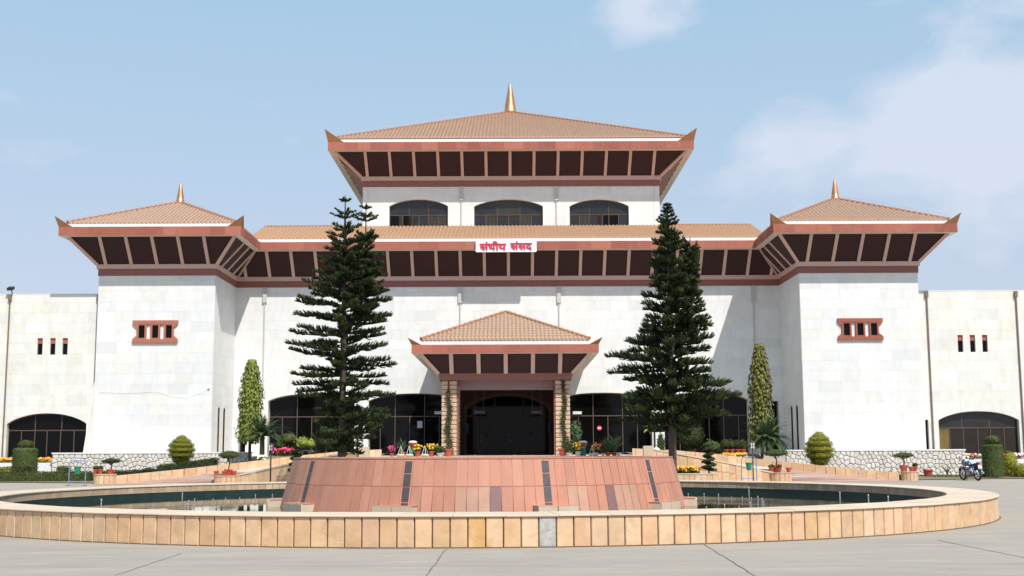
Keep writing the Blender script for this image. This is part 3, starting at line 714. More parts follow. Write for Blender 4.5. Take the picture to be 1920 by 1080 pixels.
# one casement of the left and one of the right window stands open
for (i, ks, ang) in ((0, (1, 2), 60), (2, (3,), 70)):
    a0, a1 = pw[i][:2]; w = (a1-a0)/6
    for k in ks:
        mb = MB(); hx = a0+w*k; an = radians(ang)
        f_ = lambda s_, z, d: plp(hx+s_*cos(an)-d*sin(an), z, -.2+s_*sin(an)*.9)
        zb_ = 16.45
        mb.prism([(0, zb_), (w*.95, zb_), (w*.95, zt3-.06), (0, zt3-.06)], f_, 0, .04); obj('casement', mb, frame_m, bld)
# ---- downpipes on the white walls
def dpipe(px, Y, z1, z2, z3, w=.13, parent=bld):
    X, _ = W(px, 560, Y); mb = MB(); mb.box(X-w, X+w, Y-.14, Y-.021, z2, z1)
    if z3 < z2: mb.box(X-.035, X+.035, Y-.10, Y-.021, z3, z2)
    obj('downpipe', mb, pipe_m, parent)
for px in (497, 863, 1048, 1412): dpipe(px, YM, ZC, W(px, 568, YM)[1], W(px, 745, YM)[1] if px in (497, 1412) else 5.3)
for px, wd in ((865, .12), (1045, .12)): dpipe(px, YP, ZP, W(px, 376, YP)[1], 16.4, wd)
for px in (690, 1226): 
    X, _ = W(px, 380, YP); mb = MB(); mb.box(X-.012, X+.012, YP-.035, YP-.018, 16.4, ZP); obj('wall_joint', mb, pipe_m, bld)
# ---------------------------------------------------------------- eaves
def offs(path, d, closed=False):
    """offset an open path outwards (outside is on the right hand side of the walking direction)"""
    out = []; n = len(path)
    for i in range(n):
        ns = []
        if i > 0 or closed:
            a, b = Vector(path[i-1]), Vector(path[i]); t = (b-a).normalized(); ns.append(Vector((t.y, -t.x)))
        if i < n-1 or closed:
            a, b = Vector(path[i]), Vector(path[(i+1) % n]); t = (b-a).normalized(); ns.append(Vector((t.y, -t.x)))
        if len(ns) == 1: m_ = ns[0]
        else:
            m_ = ns[0]+ns[1]; m_ = m_/(m_.dot(ns[0]))
        out.append(Vector(path[i])+m_*d)
    return out
def sweep(mb, path, prof, i):
    """solid of a closed (d, z) profile along segment i of the path, mitred"""
    n = len(prof); P0 = [offs(path, d)[i] for d, z in prof]; P1 = [offs(path, d)[i+1] for d, z in prof]
    mb.add([(p.x, p.y, prof[k][1]) for k, p in enumerate(P0)]+[(p.x, p.y, prof[k][1]) for k, p in enumerate(P1)],
           [(k, n+k, n+(k+1) % n, (k+1) % n) for k in range(n)]+[tuple(range(n)), tuple(range(2*n-1, n-1, -1))])
def eaves(path, zc, o, hb1, hb2, hp, hf, spacing, centers, skip=(), strut_w=.19, band=.17, inset=.4, flen=1.0):
    ev_root = []
    for i in range(len(path)-1):
        if i in skip: continue
        a, b = Vector(path[i]), Vector(path[i+1]); t = (b-a).normalized(); L = (b-a).length
        z0, z1, z2 = zc, zc+hb1, zc+hb1+hb2; z3 = z2+hp; z4 = z3+hf
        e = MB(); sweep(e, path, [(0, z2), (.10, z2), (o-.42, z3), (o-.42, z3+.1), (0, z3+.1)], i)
        eo = obj('eave', e, panel_m, bld)
        e = MB(); sweep(e, path, [(.0, z0), (.06, z0), (.06, z1), (0, z1)], i); obj('lower_beam', e, beam_m, eo)
        if hb2 > 0: e = MB(); sweep(e, path, [(.0, z1), (.14, z1), (.14, z2), (0, z2)], i); obj('upper_beam', e, rose_m, eo)
        e = MB(); sweep(e, path, [(o-.42, z3-.03), (o-.02, z3-.03), (o-.02, z3+.04), (o-.42, z3+.04)], i); obj('soffit_edge', e, soff_m, eo)
        e = MB(); sweep(e, path, [(o-.44, z3+.06), (o-.022, z3+.06), (o-.022, z4-.02), (o-.44, z4-.02)], i); obj('fascia_core', e, fascia_m, eo)
        e = MB(); sweep(e, path, [(o-inset-.5, z4), (o-inset+.06, z4), (o-inset+.06, z4+band), (o-inset-.5, z4+band)], i); obj('white_band', e, white_paint, eo)
        # fascia stones
        q0, q1 = offs(path, o)[i], offs(path, o)[i+1]; Lf = (q1-q0).length; x = 0.0; nn = Vector((t.y, -t.x))
        while x < Lf-.02:
            w = random.uniform(.7, 1.3)*flen; w = Lf-x if Lf-x-w < .4 else w
            s0, s1 = x+.003, x+w-.003; mb = MB()
            c0 = 0 if x > .01 else 1; c1 = 0 if x+w < Lf-.01 else 1
            def pp(s_, d, z): p = q0+t*s_+nn*d; return (p.x, p.y, z)
            m0 = .022 if c0 else 0; m1 = .022 if c1 else 0
            mb.hexa([pp(s0,0,z3-.012), pp(s1,0,z3-.012), pp(s1,-.022,z3-.012), pp(s0,-.022,z3-.012), pp(s0,0,z4), pp(s1,0,z4), pp(s1,-.022,z4), pp(s0,-.022,z4)])
            obj('fascia_stone', mb, fascia_m, eo); x += w
        # struts lying on the sloping panel
        cs = centers[i]
        if cs is not None:
            k = 0; lst = []
            s = cs
            while s > .12: s -= spacing
            s += spacing
            while s < L-.1: lst.append(s); s += spacing
            def strut(p0, p1, w, th=.07):
                d = (p1-p0).normalized(); side = Vector((t.x, t.y, 0)); side = (side-d*side.dot(d)).normalized(); up = d.cross(side); 
                if up.z > 0: up = -up
                mb = MB(); A_, B_ = p0-side*w/2, p0+side*w/2; C_, D_ = p1+side*w/2, p1-side*w/2
                up = up*th
                mb.hexa([tuple(A_), tuple(B_), tuple(B_-up*.3), tuple(A_-up*.3), tuple(D_), tuple(C_), tuple(C_-up*.3), tuple(D_-up*.3)]) if False else None
                v = [A_+up, B_+up, B_-up*.5, A_-up*.5, D_+up, C_+up, C_-up*.5, D_-up*.5]
                mb.hexa([tuple(q) for q in v]); obj('strut', mb, rose_m, eo)
            for s in lst:
                p = a+t*s; strut(Vector((p.x+nn.x*.10, p.y+nn.y*.10, z2+.0)), Vector((p.x+nn.x*(o-.425), p.y+nn.y*(o-.425), z3-.0)), strut_w)
        ev_root.append(eo)
    # corner struts
    for i in range(1, len(path)-1):
        if i-1 in skip and i in skip: continue
        p0, p1 = offs(path, .10)[i], offs(path, o-.425)[i]
        a0, a1 = Vector((p0.x, p0.y, zc+hb1+hb2)), Vector((p1.x, p1.y, zc+hb1+hb2+hp))
        mb = MB(); mb.tube([a0, a1], .13, 4); obj('corner_strut', mb, rose_m, bld)
def horn(x, y, z, sx, sy, h=.62, L=.78):
    """upturned pointed finial on a roof corner; sx, sy give the outward direction"""
    mb = MB(); tip = (x+sx*.2, y+sy*.2, z+h)
    mb.add([(x, y, z), (x-sx*L, y, z), (x-sx*L*.75, y-sy*.06, z+.03), (x, y-sy*L, z), (x-sx*.06, y-sy*L*.75, z+.03), tip, (x-sx*.07, y-sy*.07, z)],
           [(0, 1, 5), (0, 5, 3), (1, 2, 5), (3, 5, 4), (2, 6, 5), (4, 5, 6), (0, 3, 4, 6), (0, 6, 2, 1)])
    obj('corner_horn', mb, horn_m, bld)
def tile_field(mb, p0, u, w, run, topfn, zfn_slope, lam=.25, course=.36, amp=.042, thick=.0):
    """corrugated tiled slope: starts at eave point p0 (3D), runs along u (2D) for w, climbs along run dir"""
    nrm = Vector((-u[1], u[0], 0))   # horizontal uphill direction
    U = Vector((u[0], u[1], 0)); S = math.hypot(1, zfn_slope); upv = (nrm+Vector((0, 0, zfn_slope)))/S
    nz_ = Vector((0, 0, 1)); n = int(w/lam*6); rows = int(run*S/course)+2
    N_ = U.cross(upv).normalized()
    base = len(mb.v); R = rows*2
    for i in range(n+1):
        s = w*i/n; t = topfn(s)*S; hh = amp*(abs(sin(pi*s/lam))**.8)*2-amp*.5
        for j in range(rows):
            for e_ in (0, 1):
                l = min((j+e_)*course, t); off = (.035 if e_ == 0 else 0.0)
                if (j+e_)*course >= t: off = 0
                q = Vector(p0)+U*s+upv*l+N_*(hh+off); mb.v.append(tuple(q))
    for i in range(n):
        tt = max(topfn(w*i/n), topfn(w*(i+1)/n))*S
        for j in range(R-1):
            if (j//2)*course > tt: break
            mb.face([base+i*R+j, base+(i+1)*R+j, base+(i+1)*R+j+1, base+i*R+j+1])
    # front edge lip
    for i in range(n):
        a, b = mb.v[base+i*R], mb.v[base+(i+1)*R]; k = len(mb.v)
        mb.v.append((a[0], a[1], p0[2]-.045)); mb.v.append((b[0], b[1], p0[2]-.045)); mb.face([k, k+1, base+(i+1)*R, base+i*R])
def hiproof(x0, x1, y0, y1, z0, apex, mt, faces=(0, 1, 3), ridge=None, lam=.25):
    ax, ay, az = apex; rf = MB()
    # 0 front, 1 right, 2 back, 3 left
    ay2 = ridge if ridge else ay
    def tri(w, peak, run): return lambda s: run*max(0, min(s/peak if peak > 0 else 1, (w-s)/(w-peak) if w > peak else 1))
    if 0 in faces: w = x1-x0; tile_field(rf, (x0, y0, z0), (1, 0), w, ay-y0, tri(w, ax-x0, ay-y0), (az-z0)/(ay-y0), lam)
    if 1 in faces:
        w = y1-y0; run = x1-ax; pk = ay-y0
        fn = (lambda s: run*max(0, min(s/pk, 1.0, (y1-y0-s)/(y1-ay2) if y1 > ay2 else 1)))
        tile_field(rf, (x1, y0, z0), (0, 1), w, run, fn, (az-z0)/run, lam)
    if 3 in faces:
        w = y1-y0; run = ax-x0; pk = ay-y0
        fn = (lambda s: run*max(0, min((w-s)/pk, 1.0, s/(y1-ay2) if y1 > ay2 else 1)))
        tile_field(rf, (x0, y1, z0), (0, -1), w, run, fn, (az-z0)/run, lam)
    r_ = obj('roof', rf, mt, bld, False)
    # plain underlay so no light leaks
    ul = MB(); d = .07
    ul.add([(x0+.1,y0+.1,z0-d), (x1-.1,y0+.1,z0-d), (x1-.1,y1,z0-d), (x0+.1,y1,z0-d), (ax,ay,az-d*1.5), (ax,ay2,az-d*1.5)], [(0,1,4), (1,2,5,4), (2,3,5), (3,0,4,5)])
    obj('roof_underlay', ul, mt, r_)
    for (cx, cy) in ((x0, y0), (x1, y0)):
        a_, b_ = Vector((cx, cy, z0+.03)), Vector((ax, ay, az+.05)); k = int((b_-a_).length/.36)
        mb = MB()
        for j in range(k):
            p, q = a_.lerp(b_, j/k), a_.lerp(b_, (j+1.12)/k); mb.tube([p, q], [.115, .085], 6)
        obj('hip_ridge', mb, ridge_m, r_)
    if ridge:
        mb = MB(); mb.tube([(ax, ay, az+.05), (ax, ay2, az+.05)], .1, 6); obj('ridge', mb, ridge_m, r_)
    # lightning tape on stand-offs
    mb = MB(); pts = []
    for (cx, cy, cz) in ((x0, y0, z0), (ax, ay, az), (x1, y0, z0)): pts.append((cx, cy, cz+.28))
    pts = [(x0-.2, y0-.1, z0+.05)]+pts+[(x1+.2, y0-.1, z0+.05)]
    mb.tube(pts, .012, 4)
    if not ridge: obj('lightning_tape', mb, pipe_m, r_)
    return r_
def finial(x, y, z, r, h, parent):
    mb = MB(); mb.smooth = True; mb.lathe([(r*1.05, 0), (r*1.12, h*.03), (r, h*.06), (r*.80, h*.32), (r*.54, h*.62), (r*.26, h*.94), (r*.12, h)], 18, (x, y, z)); f_ = obj('finial', mb, copper_m, parent)
    mb = MB(); mb.lathe([(r*1.16, -.12), (r*1.2, -.02), (r*1.05, .01)], 18, (x, y, z)); obj('finial_base', mb, copper_m, f_)
# lower building eaves
low = [(TLx[0], YM+8), (TLx[0], YT), (TLx[1], YT), (TLx[1], YM), (TRx[0], YM), (TRx[0], YT), (TRx[1], YT), (TRx[1], YM+8)]
twc = (TLx[1]-TLx[0])/2; twr = (TRx[1]-TRx[0])/2; mc = -.22-TLx[1]
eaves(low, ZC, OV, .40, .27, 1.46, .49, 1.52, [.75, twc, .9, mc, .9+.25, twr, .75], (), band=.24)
zr = ZC+.40+.27+1.46+.49
for (x, y, sx) in ((TLx[0]-OV, YT-OV, -1), (TLx[1]+OV, YT-OV, 1), (TRx[0]-OV, YT-OV, -1), (TRx[1]+OV, YT-OV, 1)): horn(x, y, zr, sx, -1)
pagp = [(PX[0], YP+20), (PX[0], YP), (PX[1], YP), (PX[1], YP+20)]
OP = 2.1
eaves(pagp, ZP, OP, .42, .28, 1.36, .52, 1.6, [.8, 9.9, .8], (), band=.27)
zpr = ZP+.42+.28+1.36+.52
for (x, sx) in ((PX[0]-OP, -1), (PX[1]+OP, 1)): horn(x, YP-OP, zpr, sx, -1, .85, 1.05)
OO = 1.42; PW = (-3.81, 3.08); YO = 65.0; ZO = 5.26
porp = [(PW[0], YM), (PW[0], YO), (PW[1], YO), (PW[1], YM)]
eaves(porp, ZO, OO, .37, .0, .98, .42, 1.43, [.9, (PW[1]-PW[0])/2+.02, .9], (), strut_w=.21, band=.25, inset=.48)
zor = ZO+.37+.98+.42
for (x, sx) in ((PW[0]-OO, -1), (PW[1]+OO, 1)): horn(x, YO-OO, zor, sx, -1, .36, .5)
# roofs
ins = .36
for (x0, x1), px, tipy in ((TLx, 338, 346), (TRx, 1568, 338)):
    cx = (x0+x1)/2; az = 17.22 if px < 900 else 17.30
    r_ = hiproof(x0-OV+ins, x1+OV-ins, YT-OV+ins, 82.3, zr+.29, (cx, 76.4, az), tile_m)
    finial(cx, 76.4, az-.02, .26, 1.34, r_)
r_ = hiproof(PX[0]-OP+ins, PX[1]+OP-ins, YP-OP+ins, 102.7, zpr+.36, (-.10, 91, 27.15), tile_m, (0, 1, 3))
finial(-.08, 91, 27.10, .46, 2.38, r_)
r_ = hiproof(PW[0]-OO+.45, PW[1]+OO-.45, YO-OO+.42, YM, zor+.30, (-.36, 67.6, 9.14), tile_m, (0, 1, 3), ridge=YM, lam=.215)
# pent roof over the main wall
rf = MB(); xl, xr = TLx[1]+1.0, TRx[0]-1.0; y0_ = YM-OV+.36; zz0 = zr+.29; slope = (16.5-zz0)/(YP-y0_)
tile_field(rf, (xl, y0_, zz0), (1, 0), xr-xl, YP-y0_, lambda s: YP-y0_, slope, .25)
r_ = obj('roof', rf, tile_o, bld)
mb = MB(); mb.add([(xl, y0_+.1, zz0-.07), (xr, y0_+.1, zz0-.07), (xr, YP, 16.4), (xl, YP, 16.4), (xl, YP+6, 16.4), (xr, YP+6, 16.4)], [(0,1,2,3), (3,2,5,4)]); obj('roof_underlay', mb, tile_o, r_)
mb = MB(); mb.tube([(xl, YP-.02, 16.52), (PX[0]-.02, YP-.02, 16.52)], .1, 6); mb.tube([(PX[1]+.02, YP-.02, 16.52), (xr, YP-.02, 16.52)], .1, 6); obj('ridge', mb, ridge_m, r_)
# ---- porch body
def stackpier(x0, x1, y0, y1, mt, zt=ZO):
    """ribbed pier of rounded stone courses round a dark core"""
    mb = MB(); mb.box(x0+.03, x1-.03, y0+.03, y1-.03, FL, zt); p_ = obj('pier', mb, beam_m, bld)
    key = (round(x1-x0, 3), round(y1-y0, 3)); z = FL; ch = .232
    while z < zt-.05:
        hh = min(ch, zt-z)-.035; m = MB(); r = .02
        zz = z+.0175
        for (e, za, zb) in ((0, zz+r, zz+hh-r),): m.hexa([(x0,y0,za),(x1,y0,za),(x1,y1,za),(x0,y1,za),(x0,y0,zb),(x1,y0,zb),(x1,y1,zb),(x0,y1,zb)])
        for (za, zb, s0, s1) in ((zz, zz+r, r, 0), (zz+hh-r, zz+hh, 0, r)):
            m.hexa([(x0+s0,y0+s0,za),(x1-s0,y0+s0,za),(x1-s0,y1-s0,za),(x0+s0,y1-s0,za),(x0+s1,y0+s1,zb),(x1-s1,y0+s1,zb),(x1-s1,y1-s1,zb),(x0+s1,y1-s1,zb)])
        obj('stone_course', m, mt, p_); z += ch
pierm = mat('porch_stone', (.56,.40,.27), .75, .1, 4, .2, 14, tone=.09)
def PXX(px, Y=YO): return W(px, 780, Y)[0]
for (a, b) in ((828, 839), (843, 856), (1042, 1055), (1059.5, 1069)): stackpier(PXX(a), PXX(b), YO+.02, YO+.42, pierm)
for (a, b) in ((839, 843), (1055, 1059.5)):
    mb = MB(); mb.box(PXX(a), PXX(b), YO+.14, YO+.40, FL, ZO); obj('pier_groove', mb, beam_m, bld)
for (a, b, sgn) in ((856, 859, 0), (1039, 1042, 1)):
    mb = MB(); mb.box(PXX(a), PXX(b), YO+.1, YO+.5, FL, ZO); obj('pier_edge', mb, beam_m, bld)
for (xa, xb) in ((-3.55, -3.0), (2.42, 2.95)): stackpier(xa, xb, YO+5.2, YO+5.7, sand_d)
for xx in (PW[0]+.42, PW[1]-.46):
    mb = MB(); mb.box(xx, xx+.04, YO+6.4, YM-.12, FL, ZO-.03); obj('side_glazing', mb, glass_m, bld)
for xx in (PW[0]+.05, PW[1]-.35):
    mb = MB(); mb.box(xx, xx+.3, YO+.5, YM, ZO-.02, ZO+.36); obj('porch_beam', mb, beam_m, bld)
mb = MB(); mb.box(PW[0]+.02, PW[1]-.02, YO+.02, YM-.02, ZO+.30, ZO+.42); obj('porch_ceiling', mb, mat('mauve_ceiling', (.30,.20,.20), .7, .05), bld)
mb = MB(); mb.box(PXX(860), PXX(1038), YO+.75, YO+.95, W(950, 731, YO+.8)[1], ZO+.30)
obj('porch_beam', mb, mat('mauve_ceiling', (.30,.20,.20), .7, .05), bld)
# cable across the left tower
pts = []
for (x, y) in ((187, 735), (240, 737), (295, 734), (320, 743), (350, 746), (378, 737), (392, 727)):
    X, Z = W(x, y, YT-.04); pts.append((X, YT-.04, Z))
mb = MB(); mb.tube(pts, .006, 4); mb.box(pts[-1][0]-.05, pts[-1][0]+.05, YT-.12, YT-.02, pts[-1][2]-.05, pts[-1][2]+.08); obj('loose_cable', mb, white_paint, bld)
# ---- sign board
sx0, sz0 = W(892, 473, YM-OV-.12); sx1, sz1 = W(1006, 448.5, YM-OV-.12)
sign = thing('signboard', 'white board with red Devanagari lettering on the middle of the main eave', 'sign', ((sx0+sx1)/2, YM-OV-.12, sz0))
mb = MB(); r = .07; poly = []
for (cx, cz, a0) in ((sx1-r, sz1-r, 0), (sx0+r, sz1-r, 90), (sx0+r, sz0+r, 180), (sx1-r, sz0+r, 270)):
    for k in range(5): a = radians(a0+k*22.5); poly.append((cx+r*cos(a), cz+r*sin(a)))
mb.prism(poly, lambda a, z, d: (a, YM-OV-.10-d, z), 0.0, .09); obj('board', mb, sign_w, sign)
import os
fnt = None
for root_ in (os.path.join(bpy.utils.resource_path('LOCAL'), 'datafiles', 'fonts'),):
    p_ = os.path.join(root_, 'NotoSansDevanagari-Regular.woff2')
    if os.path.exists(p_):
        try: fnt = bpy.data.fonts.load(p_)
        except Exception: fnt = None
for word, pxa, pxb in (('\u0938\u0902\u0918\u0940\u092f', 899.5, 949.5), ('\u0938\u0902\u0938\u0926', 957, 998)):
    cu = bpy.data.curves.new('letters', 'FONT'); cu.body = word; cu.size = 1.0; cu.extrude = .03; cu.offset = .012; cu.resolution_u = 3
    if fnt: cu.font = fnt
    to = bpy.data.objects.new('tmp', cu); C.objects.link(to); bpy.context.view_layer.update()
    me = bpy.data.meshes.new_from_object(to.evaluated_get(bpy.context.evaluated_depsgraph_get())); bpy.data.objects.remove(to)
    xs_ = [v.co.x for v in me.vertices]; ys_ = [v.co.y for v in me.vertices]
    if not xs_: continue
    X0, _ = W(pxa, 460, YM-OV-.2); X1, _ = W(pxb, 460, YM-OV-.2); Z1 = W(930, 452, YM-OV-.2)[1]; Z0 = W(930, 469, YM-OV-.2)[1]
    kx = (X1-X0)/(max(xs_)-min(xs_)); kz = (Z1-Z0)/(max(ys_)-min(ys_))
    for v in me.vertices: v.co = Vector((X0+(v.co.x-min(xs_))*kx, YM-OV-.19-v.co.z-.03, Z0+(v.co.y-min(ys_))*kz))
    me.materials.clear(); me.materials.append(sign_r); put('letters', me, sign)
# ---- floodlight on the left wing
X, Z = W(22, 550, YW)
fld = thing('floodlight', 'small black floodlight on the edge of the left wing roof', 'floodlight', (X, YW+.1, wz+.05))
mb = MB(); mb.hexa([(X-.17,YW-.32,wz+.22),(X+.17,YW-.32,wz+.22),(X+.17,YW+.0,wz+.36),(X-.17,YW+.0,wz+.36),(X-.17,YW-.36,wz+.36),(X+.17,YW-.36,wz+.36),(X+.17,YW-.04,wz+.50),(X-.17,YW-.04,wz+.50)]); obj('lamp_housing', mb, black_m, fld)
mb = MB(); mb.tube([(X, YW+.1, wz+.04), (X, YW-.1, wz+.32)], .03, 6); obj('bracket', mb, black_m, fld)
# ================================================================= TERRACE, RAMPS, WALLS
CXM = -.3
mb = MB(); mb.box(TLx[1], TRx[0], 70.55, YM, 0.01, FL); mb.box(-6.95, 6.35, 66.0, 70.56, .01, FL-.002); struct('terrace', mb, road_m)
mb = MB(); mb.box(-6.9, 6.3, 57.4, 66, 0.01, FL-.001); struct('porch_landing', mb, road_m)
OUT = [(-19.9, 61.5, .02), (-16.6, 62.4, .34), (-13.3, 64, .72), (-11, 64.7, 1.0), (-9, 65, 1.2), (-6.9, 65.2, 1.29)]
INN = [(-13.9, 61.5, .02), (-12.6, 61.2, .26), (-10.8, 60, .62), (-9.2, 59.0, .9), (-7.9, 58.2, 1.12), (-6.9, 57.6, 1.29)]
def dens(P, k=5):
    out = []
    for a, b in zip(P[:-1], P[1:]):
        for j in range(k): t = j/k; out.append(tuple(a[i]+(b[i]-a[i])*t for i in range(3)))
    return out+[P[-1]]
for side in (0, 1):
    mx_ = (lambda p: p) if side == 0 else (lambda p: (2*CXM-p[0], p[1], p[2]))
    O_, I_ = [mx_(p) for p in dens(OUT)], [mx_(p) for p in dens(INN)]
    mb = MB(); n = len(O_)
    mb.add(O_+I_, [(i, n+i, n+i+1, i+1) if side == 0 else (i, i+1, n+i+1, n+i) for i in range(n-1)]); struct('ramp', mb, road_m)
    # pink paved mouth
    mb = MB(); k = 9
    mb.add([(x, y, z+.006) for x, y, z in O_[:k]]+[(x, y, z+.006) for x, y, z in I_[:k]], [(i, k+i, k+i+1, i+1) if side == 0 else (i, i+1, k+i+1, k+i) for i in range(k-1)])
    a = mx_((-20.2, 59.5, .008)); b = mx_((-13.7, 59.5, .008)); o0, i0 = O_[0], I_[0]
    mb.add([(o0[0], o0[1], .026), (i0[0], i0[1], .026), b, a], [(0, 1, 2, 3) if side else (3, 2, 1, 0)])
    struct('pavement', mb, paver_m)
    # garden behind the outer kerb up to the stone wall and building
    mb = MB(); GX = O_+[mx_((-6.9, 66, 1.29))]
    far = []
    for (x, y, z) in O_: far.append((x, 70.54, z+.06 if abs(x-CXM) > 14.5 else max(z, FL+.02)))
    Pn = [(x, y, z+.05) for x, y, z in O_]; n = len(Pn); mid = []
    for p, q in zip(Pn, far): mid.append(((p[0]), p[1]+min(4.5, (q[1]-p[1])*.8), p[2]+.12))
    mb.add(Pn+mid+far, [((i, i+1, n+i+1, n+i) if side == 0 else (n+i, n+i+1, i+1, i)) for i in range(n-1)]+[((n+i, n+i+1, 2*n+i+1, 2*n+i) if side == 0 else (2*n+i, 2*n+i+1, n+i+1, n+i)) for i in range(n-1)])
    e0 = [mx_((-45, 66.2, .03)), mx_((-20.1, 62.2, .03)), mx_((-20.1, 70.4, .05)), mx_((-45, 70.4, .05))]
    e0 = [mx_((-45, 65.0, .03)), mx_((-26.0, 64.5, .03)), mx_((-20.1, 62.2, .03)), mx_((-20.1, 70.5, .1)), mx_((-45, 72.4, .1))]
    mb.add(e0, [(0, 1, 2, 3, 4) if side == 0 else (4, 3, 2, 1, 0)])
    struct('garden_bed_ground', mb, soil_m)
    # kerb walls of sandstone blocks
    for nm, P, lab in (('kerb_wall', O_, 'back'), ('retaining_wall', I_, 'front')):
        kw = tag(thing(nm, '', '', (P[0][0], P[0][1], 0)), ('low sandstone block kerb on the garden side of the %s ramp' if lab == 'back' else 'sandstone retaining wall on the pool side of the %s ramp') % ('left' if side == 0 else 'right'), 'wall')
        cmb = MB(); cob = MB()
        # resample by length
        pts = [Vector(p) for p in P]; Ls = [0]
        for a, b in zip(pts[:-1], pts[1:]): Ls.append(Ls[-1]+(b-a).length)
        def at_len(s):
            s = max(0, min(s, Ls[-1]-1e-4))
            for i in range(len(Ls)-1):
                if s <= Ls[i+1]: return pts[i].lerp(pts[i+1], (s-Ls[i])/(Ls[i+1]-Ls[i]))
            return pts[-1]
        s = .15; KH = .36
        while s < Ls[-1]-.1:
            w = random.uniform(.42, .62) if lab == 'back' else random.uniform(.35, .55); s1 = min(s+w, Ls[-1])
            p, q = at_len(s+.008), at_len(s1-.008); t = (q-p); t.z = 0
            if t.length < .05: break
            t.normalize(); nn = Vector((-t.y, t.x, 0))
            bot = .0
            def blk(z0a, z0b, z1a, z1b, d, mt):
                m = MB(); a, b = p, q
                m.hexa([(a.x-nn.x*d, a.y-nn.y*d, z0a), (b.x-nn.x*d, b.y-nn.y*d, z0b), (b.x+nn.x*d, b.y+nn.y*d, z0b), (a.x+nn.x*d, a.y+nn.y*d, z0a),
                        (a.x-nn.x*d, a.y-nn.y*d, z1a), (b.x-nn.x*d, b.y-nn.y*d, z1b), (b.x+nn.x*d, b.y+nn.y*d, z1b), (a.x+nn.x*d, a.y+nn.y*d, z1a)])
                obj('block', m, mt, kw)
            dd = .14+random.uniform(-.008, .008)
            if lab == 'back': blk(p.z-.1, q.z-.1, p.z+KH, q.z+KH, dd, sand_m)
            else:
                zt0, zt1 = p.z+KH-.07, q.z+KH-.07
                if zt0 > .75: 
                    zz = zt0*random.uniform(.42, .58); blk(0, 0, zz-.01, zz-.01, dd, sand_m); blk(zz+.01, zz+.01, zt0, zt1, dd+random.uniform(-.01, .01), sand_m)
                else: blk(0, 0, zt0, zt1, dd, sand_m)
            s = s1
        k = 24; cp = MB()
        if lab == 'front':
            V = []
            for i in range(k+1):
                p = at_len(Ls[-1]*i/k); q = at_len(Ls[-1]*min(i+.5, k)/k); q0 = at_len(Ls[-1]*max(i-.5, 0)/k); t = q-q0; t.z = 0; t.normalize(); nn = Vector((-t.y, t.x, 0)); z = p.z+KH
                for sg in (-1, 1):
                    for zz in (z-.07, z): V.append((p.x+sg*nn.x*.17, p.y+sg*nn.y*.17, zz))
            Fs = []
            for i in range(k): a, b = i*4, i*4+4; Fs += [(a, b, b+1, a+1), (a+2, a+3, b+3, b+2), (a+1, b+1, b+3, a+3), (a, a+2, b+2, b)]
            cp.add(V, Fs); obj('coping', cp, coping_m, kw)
            m = MB(); m.box(pts[-1].x-.22, pts[-1].x+.22, pts[-1].y-.22, pts[-1].y+.22, 0, FL+.45); obj('end_post', m, coping_m, kw)
        # core
        V = []; Fs = []
        for i in range(k+1):
            p = at_len(Ls[-1]*i/k); V += [(p.x-.1*0, p.y-.09, 0), (p.x, p.y-.09, p.z+KH-.08), (p.x, p.y+.09, p.z+KH-.08), (p.x, p.y+.09, 0)]
        for i in range(k): a, b = i*4, i*4+4; Fs += [(a, b, b+1, a+1), (a+1, b+1, b+2, a+2), (a+2, b+2, b+3, a+3)]
        c_ = MB(); c_.add(V, Fs); obj('wall_core', c_, grout_m, kw)
# round piers that end the walls
PIERS = {}
def pier(px0, px1, ytop, ybase, lab, Y=61.4):
    x0, _ = W(px0, 895, Y); x1, _ = W(px1, 895, Y); cx, r = (x0+x1)/2, (x1-x0)/2; zt = W((px0+px1)/2, ytop, Y-r)[1]
    th = thing('end_pier', lab, 'pier', (cx, Y, 0), 'round sandstone piers at the ramp mouths')
    core_ = MB(); core_.lathe([(r-.03, 0), (r-.03, zt-.03)], 24, (cx, Y, 0)); obj('pier_core', core_, grout_m, th)
    n = 14; a = 2*pi/n
    bm = MB(); p = lambda rr, t, z: (rr*sin(t), -rr*cos(t), z); g_ = .012/r
    for i in range(2):
        a0, a1 = -a/2+g_+(a-2*g_)*i/2, -a/2+g_+(a-2*g_)*(i+1)/2
        bm.hexa([p(r,a0,0), p(r,a1,0), p(r-.08,a1,0), p(r-.08,a0,0), p(r,a0,zt-.05), p(r,a1,zt-.05), p(r-.08,a1,zt-.05), p(r-.08,a0,zt-.05)])
    me = bm.mesh('facing_stone', sand_m)
    for i in range(n): put('facing_stone', me, th, (cx, Y, 0), (0, 0, a*i))
    tp_ = MB(); tp_.lathe([(r+.02, zt-.05), (r+.02, zt-.01), (r, zt)], 28, (cx, Y, 0)); obj('top_slab', tp_, sand_d, th)
    return (cx, Y, zt, r)
P1 = pier(176, 218, 889, 906, 'round sandstone pier left of the left ramp mouth')
P2 = pier(402, 446, 892, 906, 'round sandstone pier right of the left ramp mouth')
P3 = pier(1441, 1484, 886, 901, 'round sandstone pier left of the right ramp mouth')
P4 = pier(1690, 1721, 884, 901, 'round sandstone pier right of the right ramp mouth')
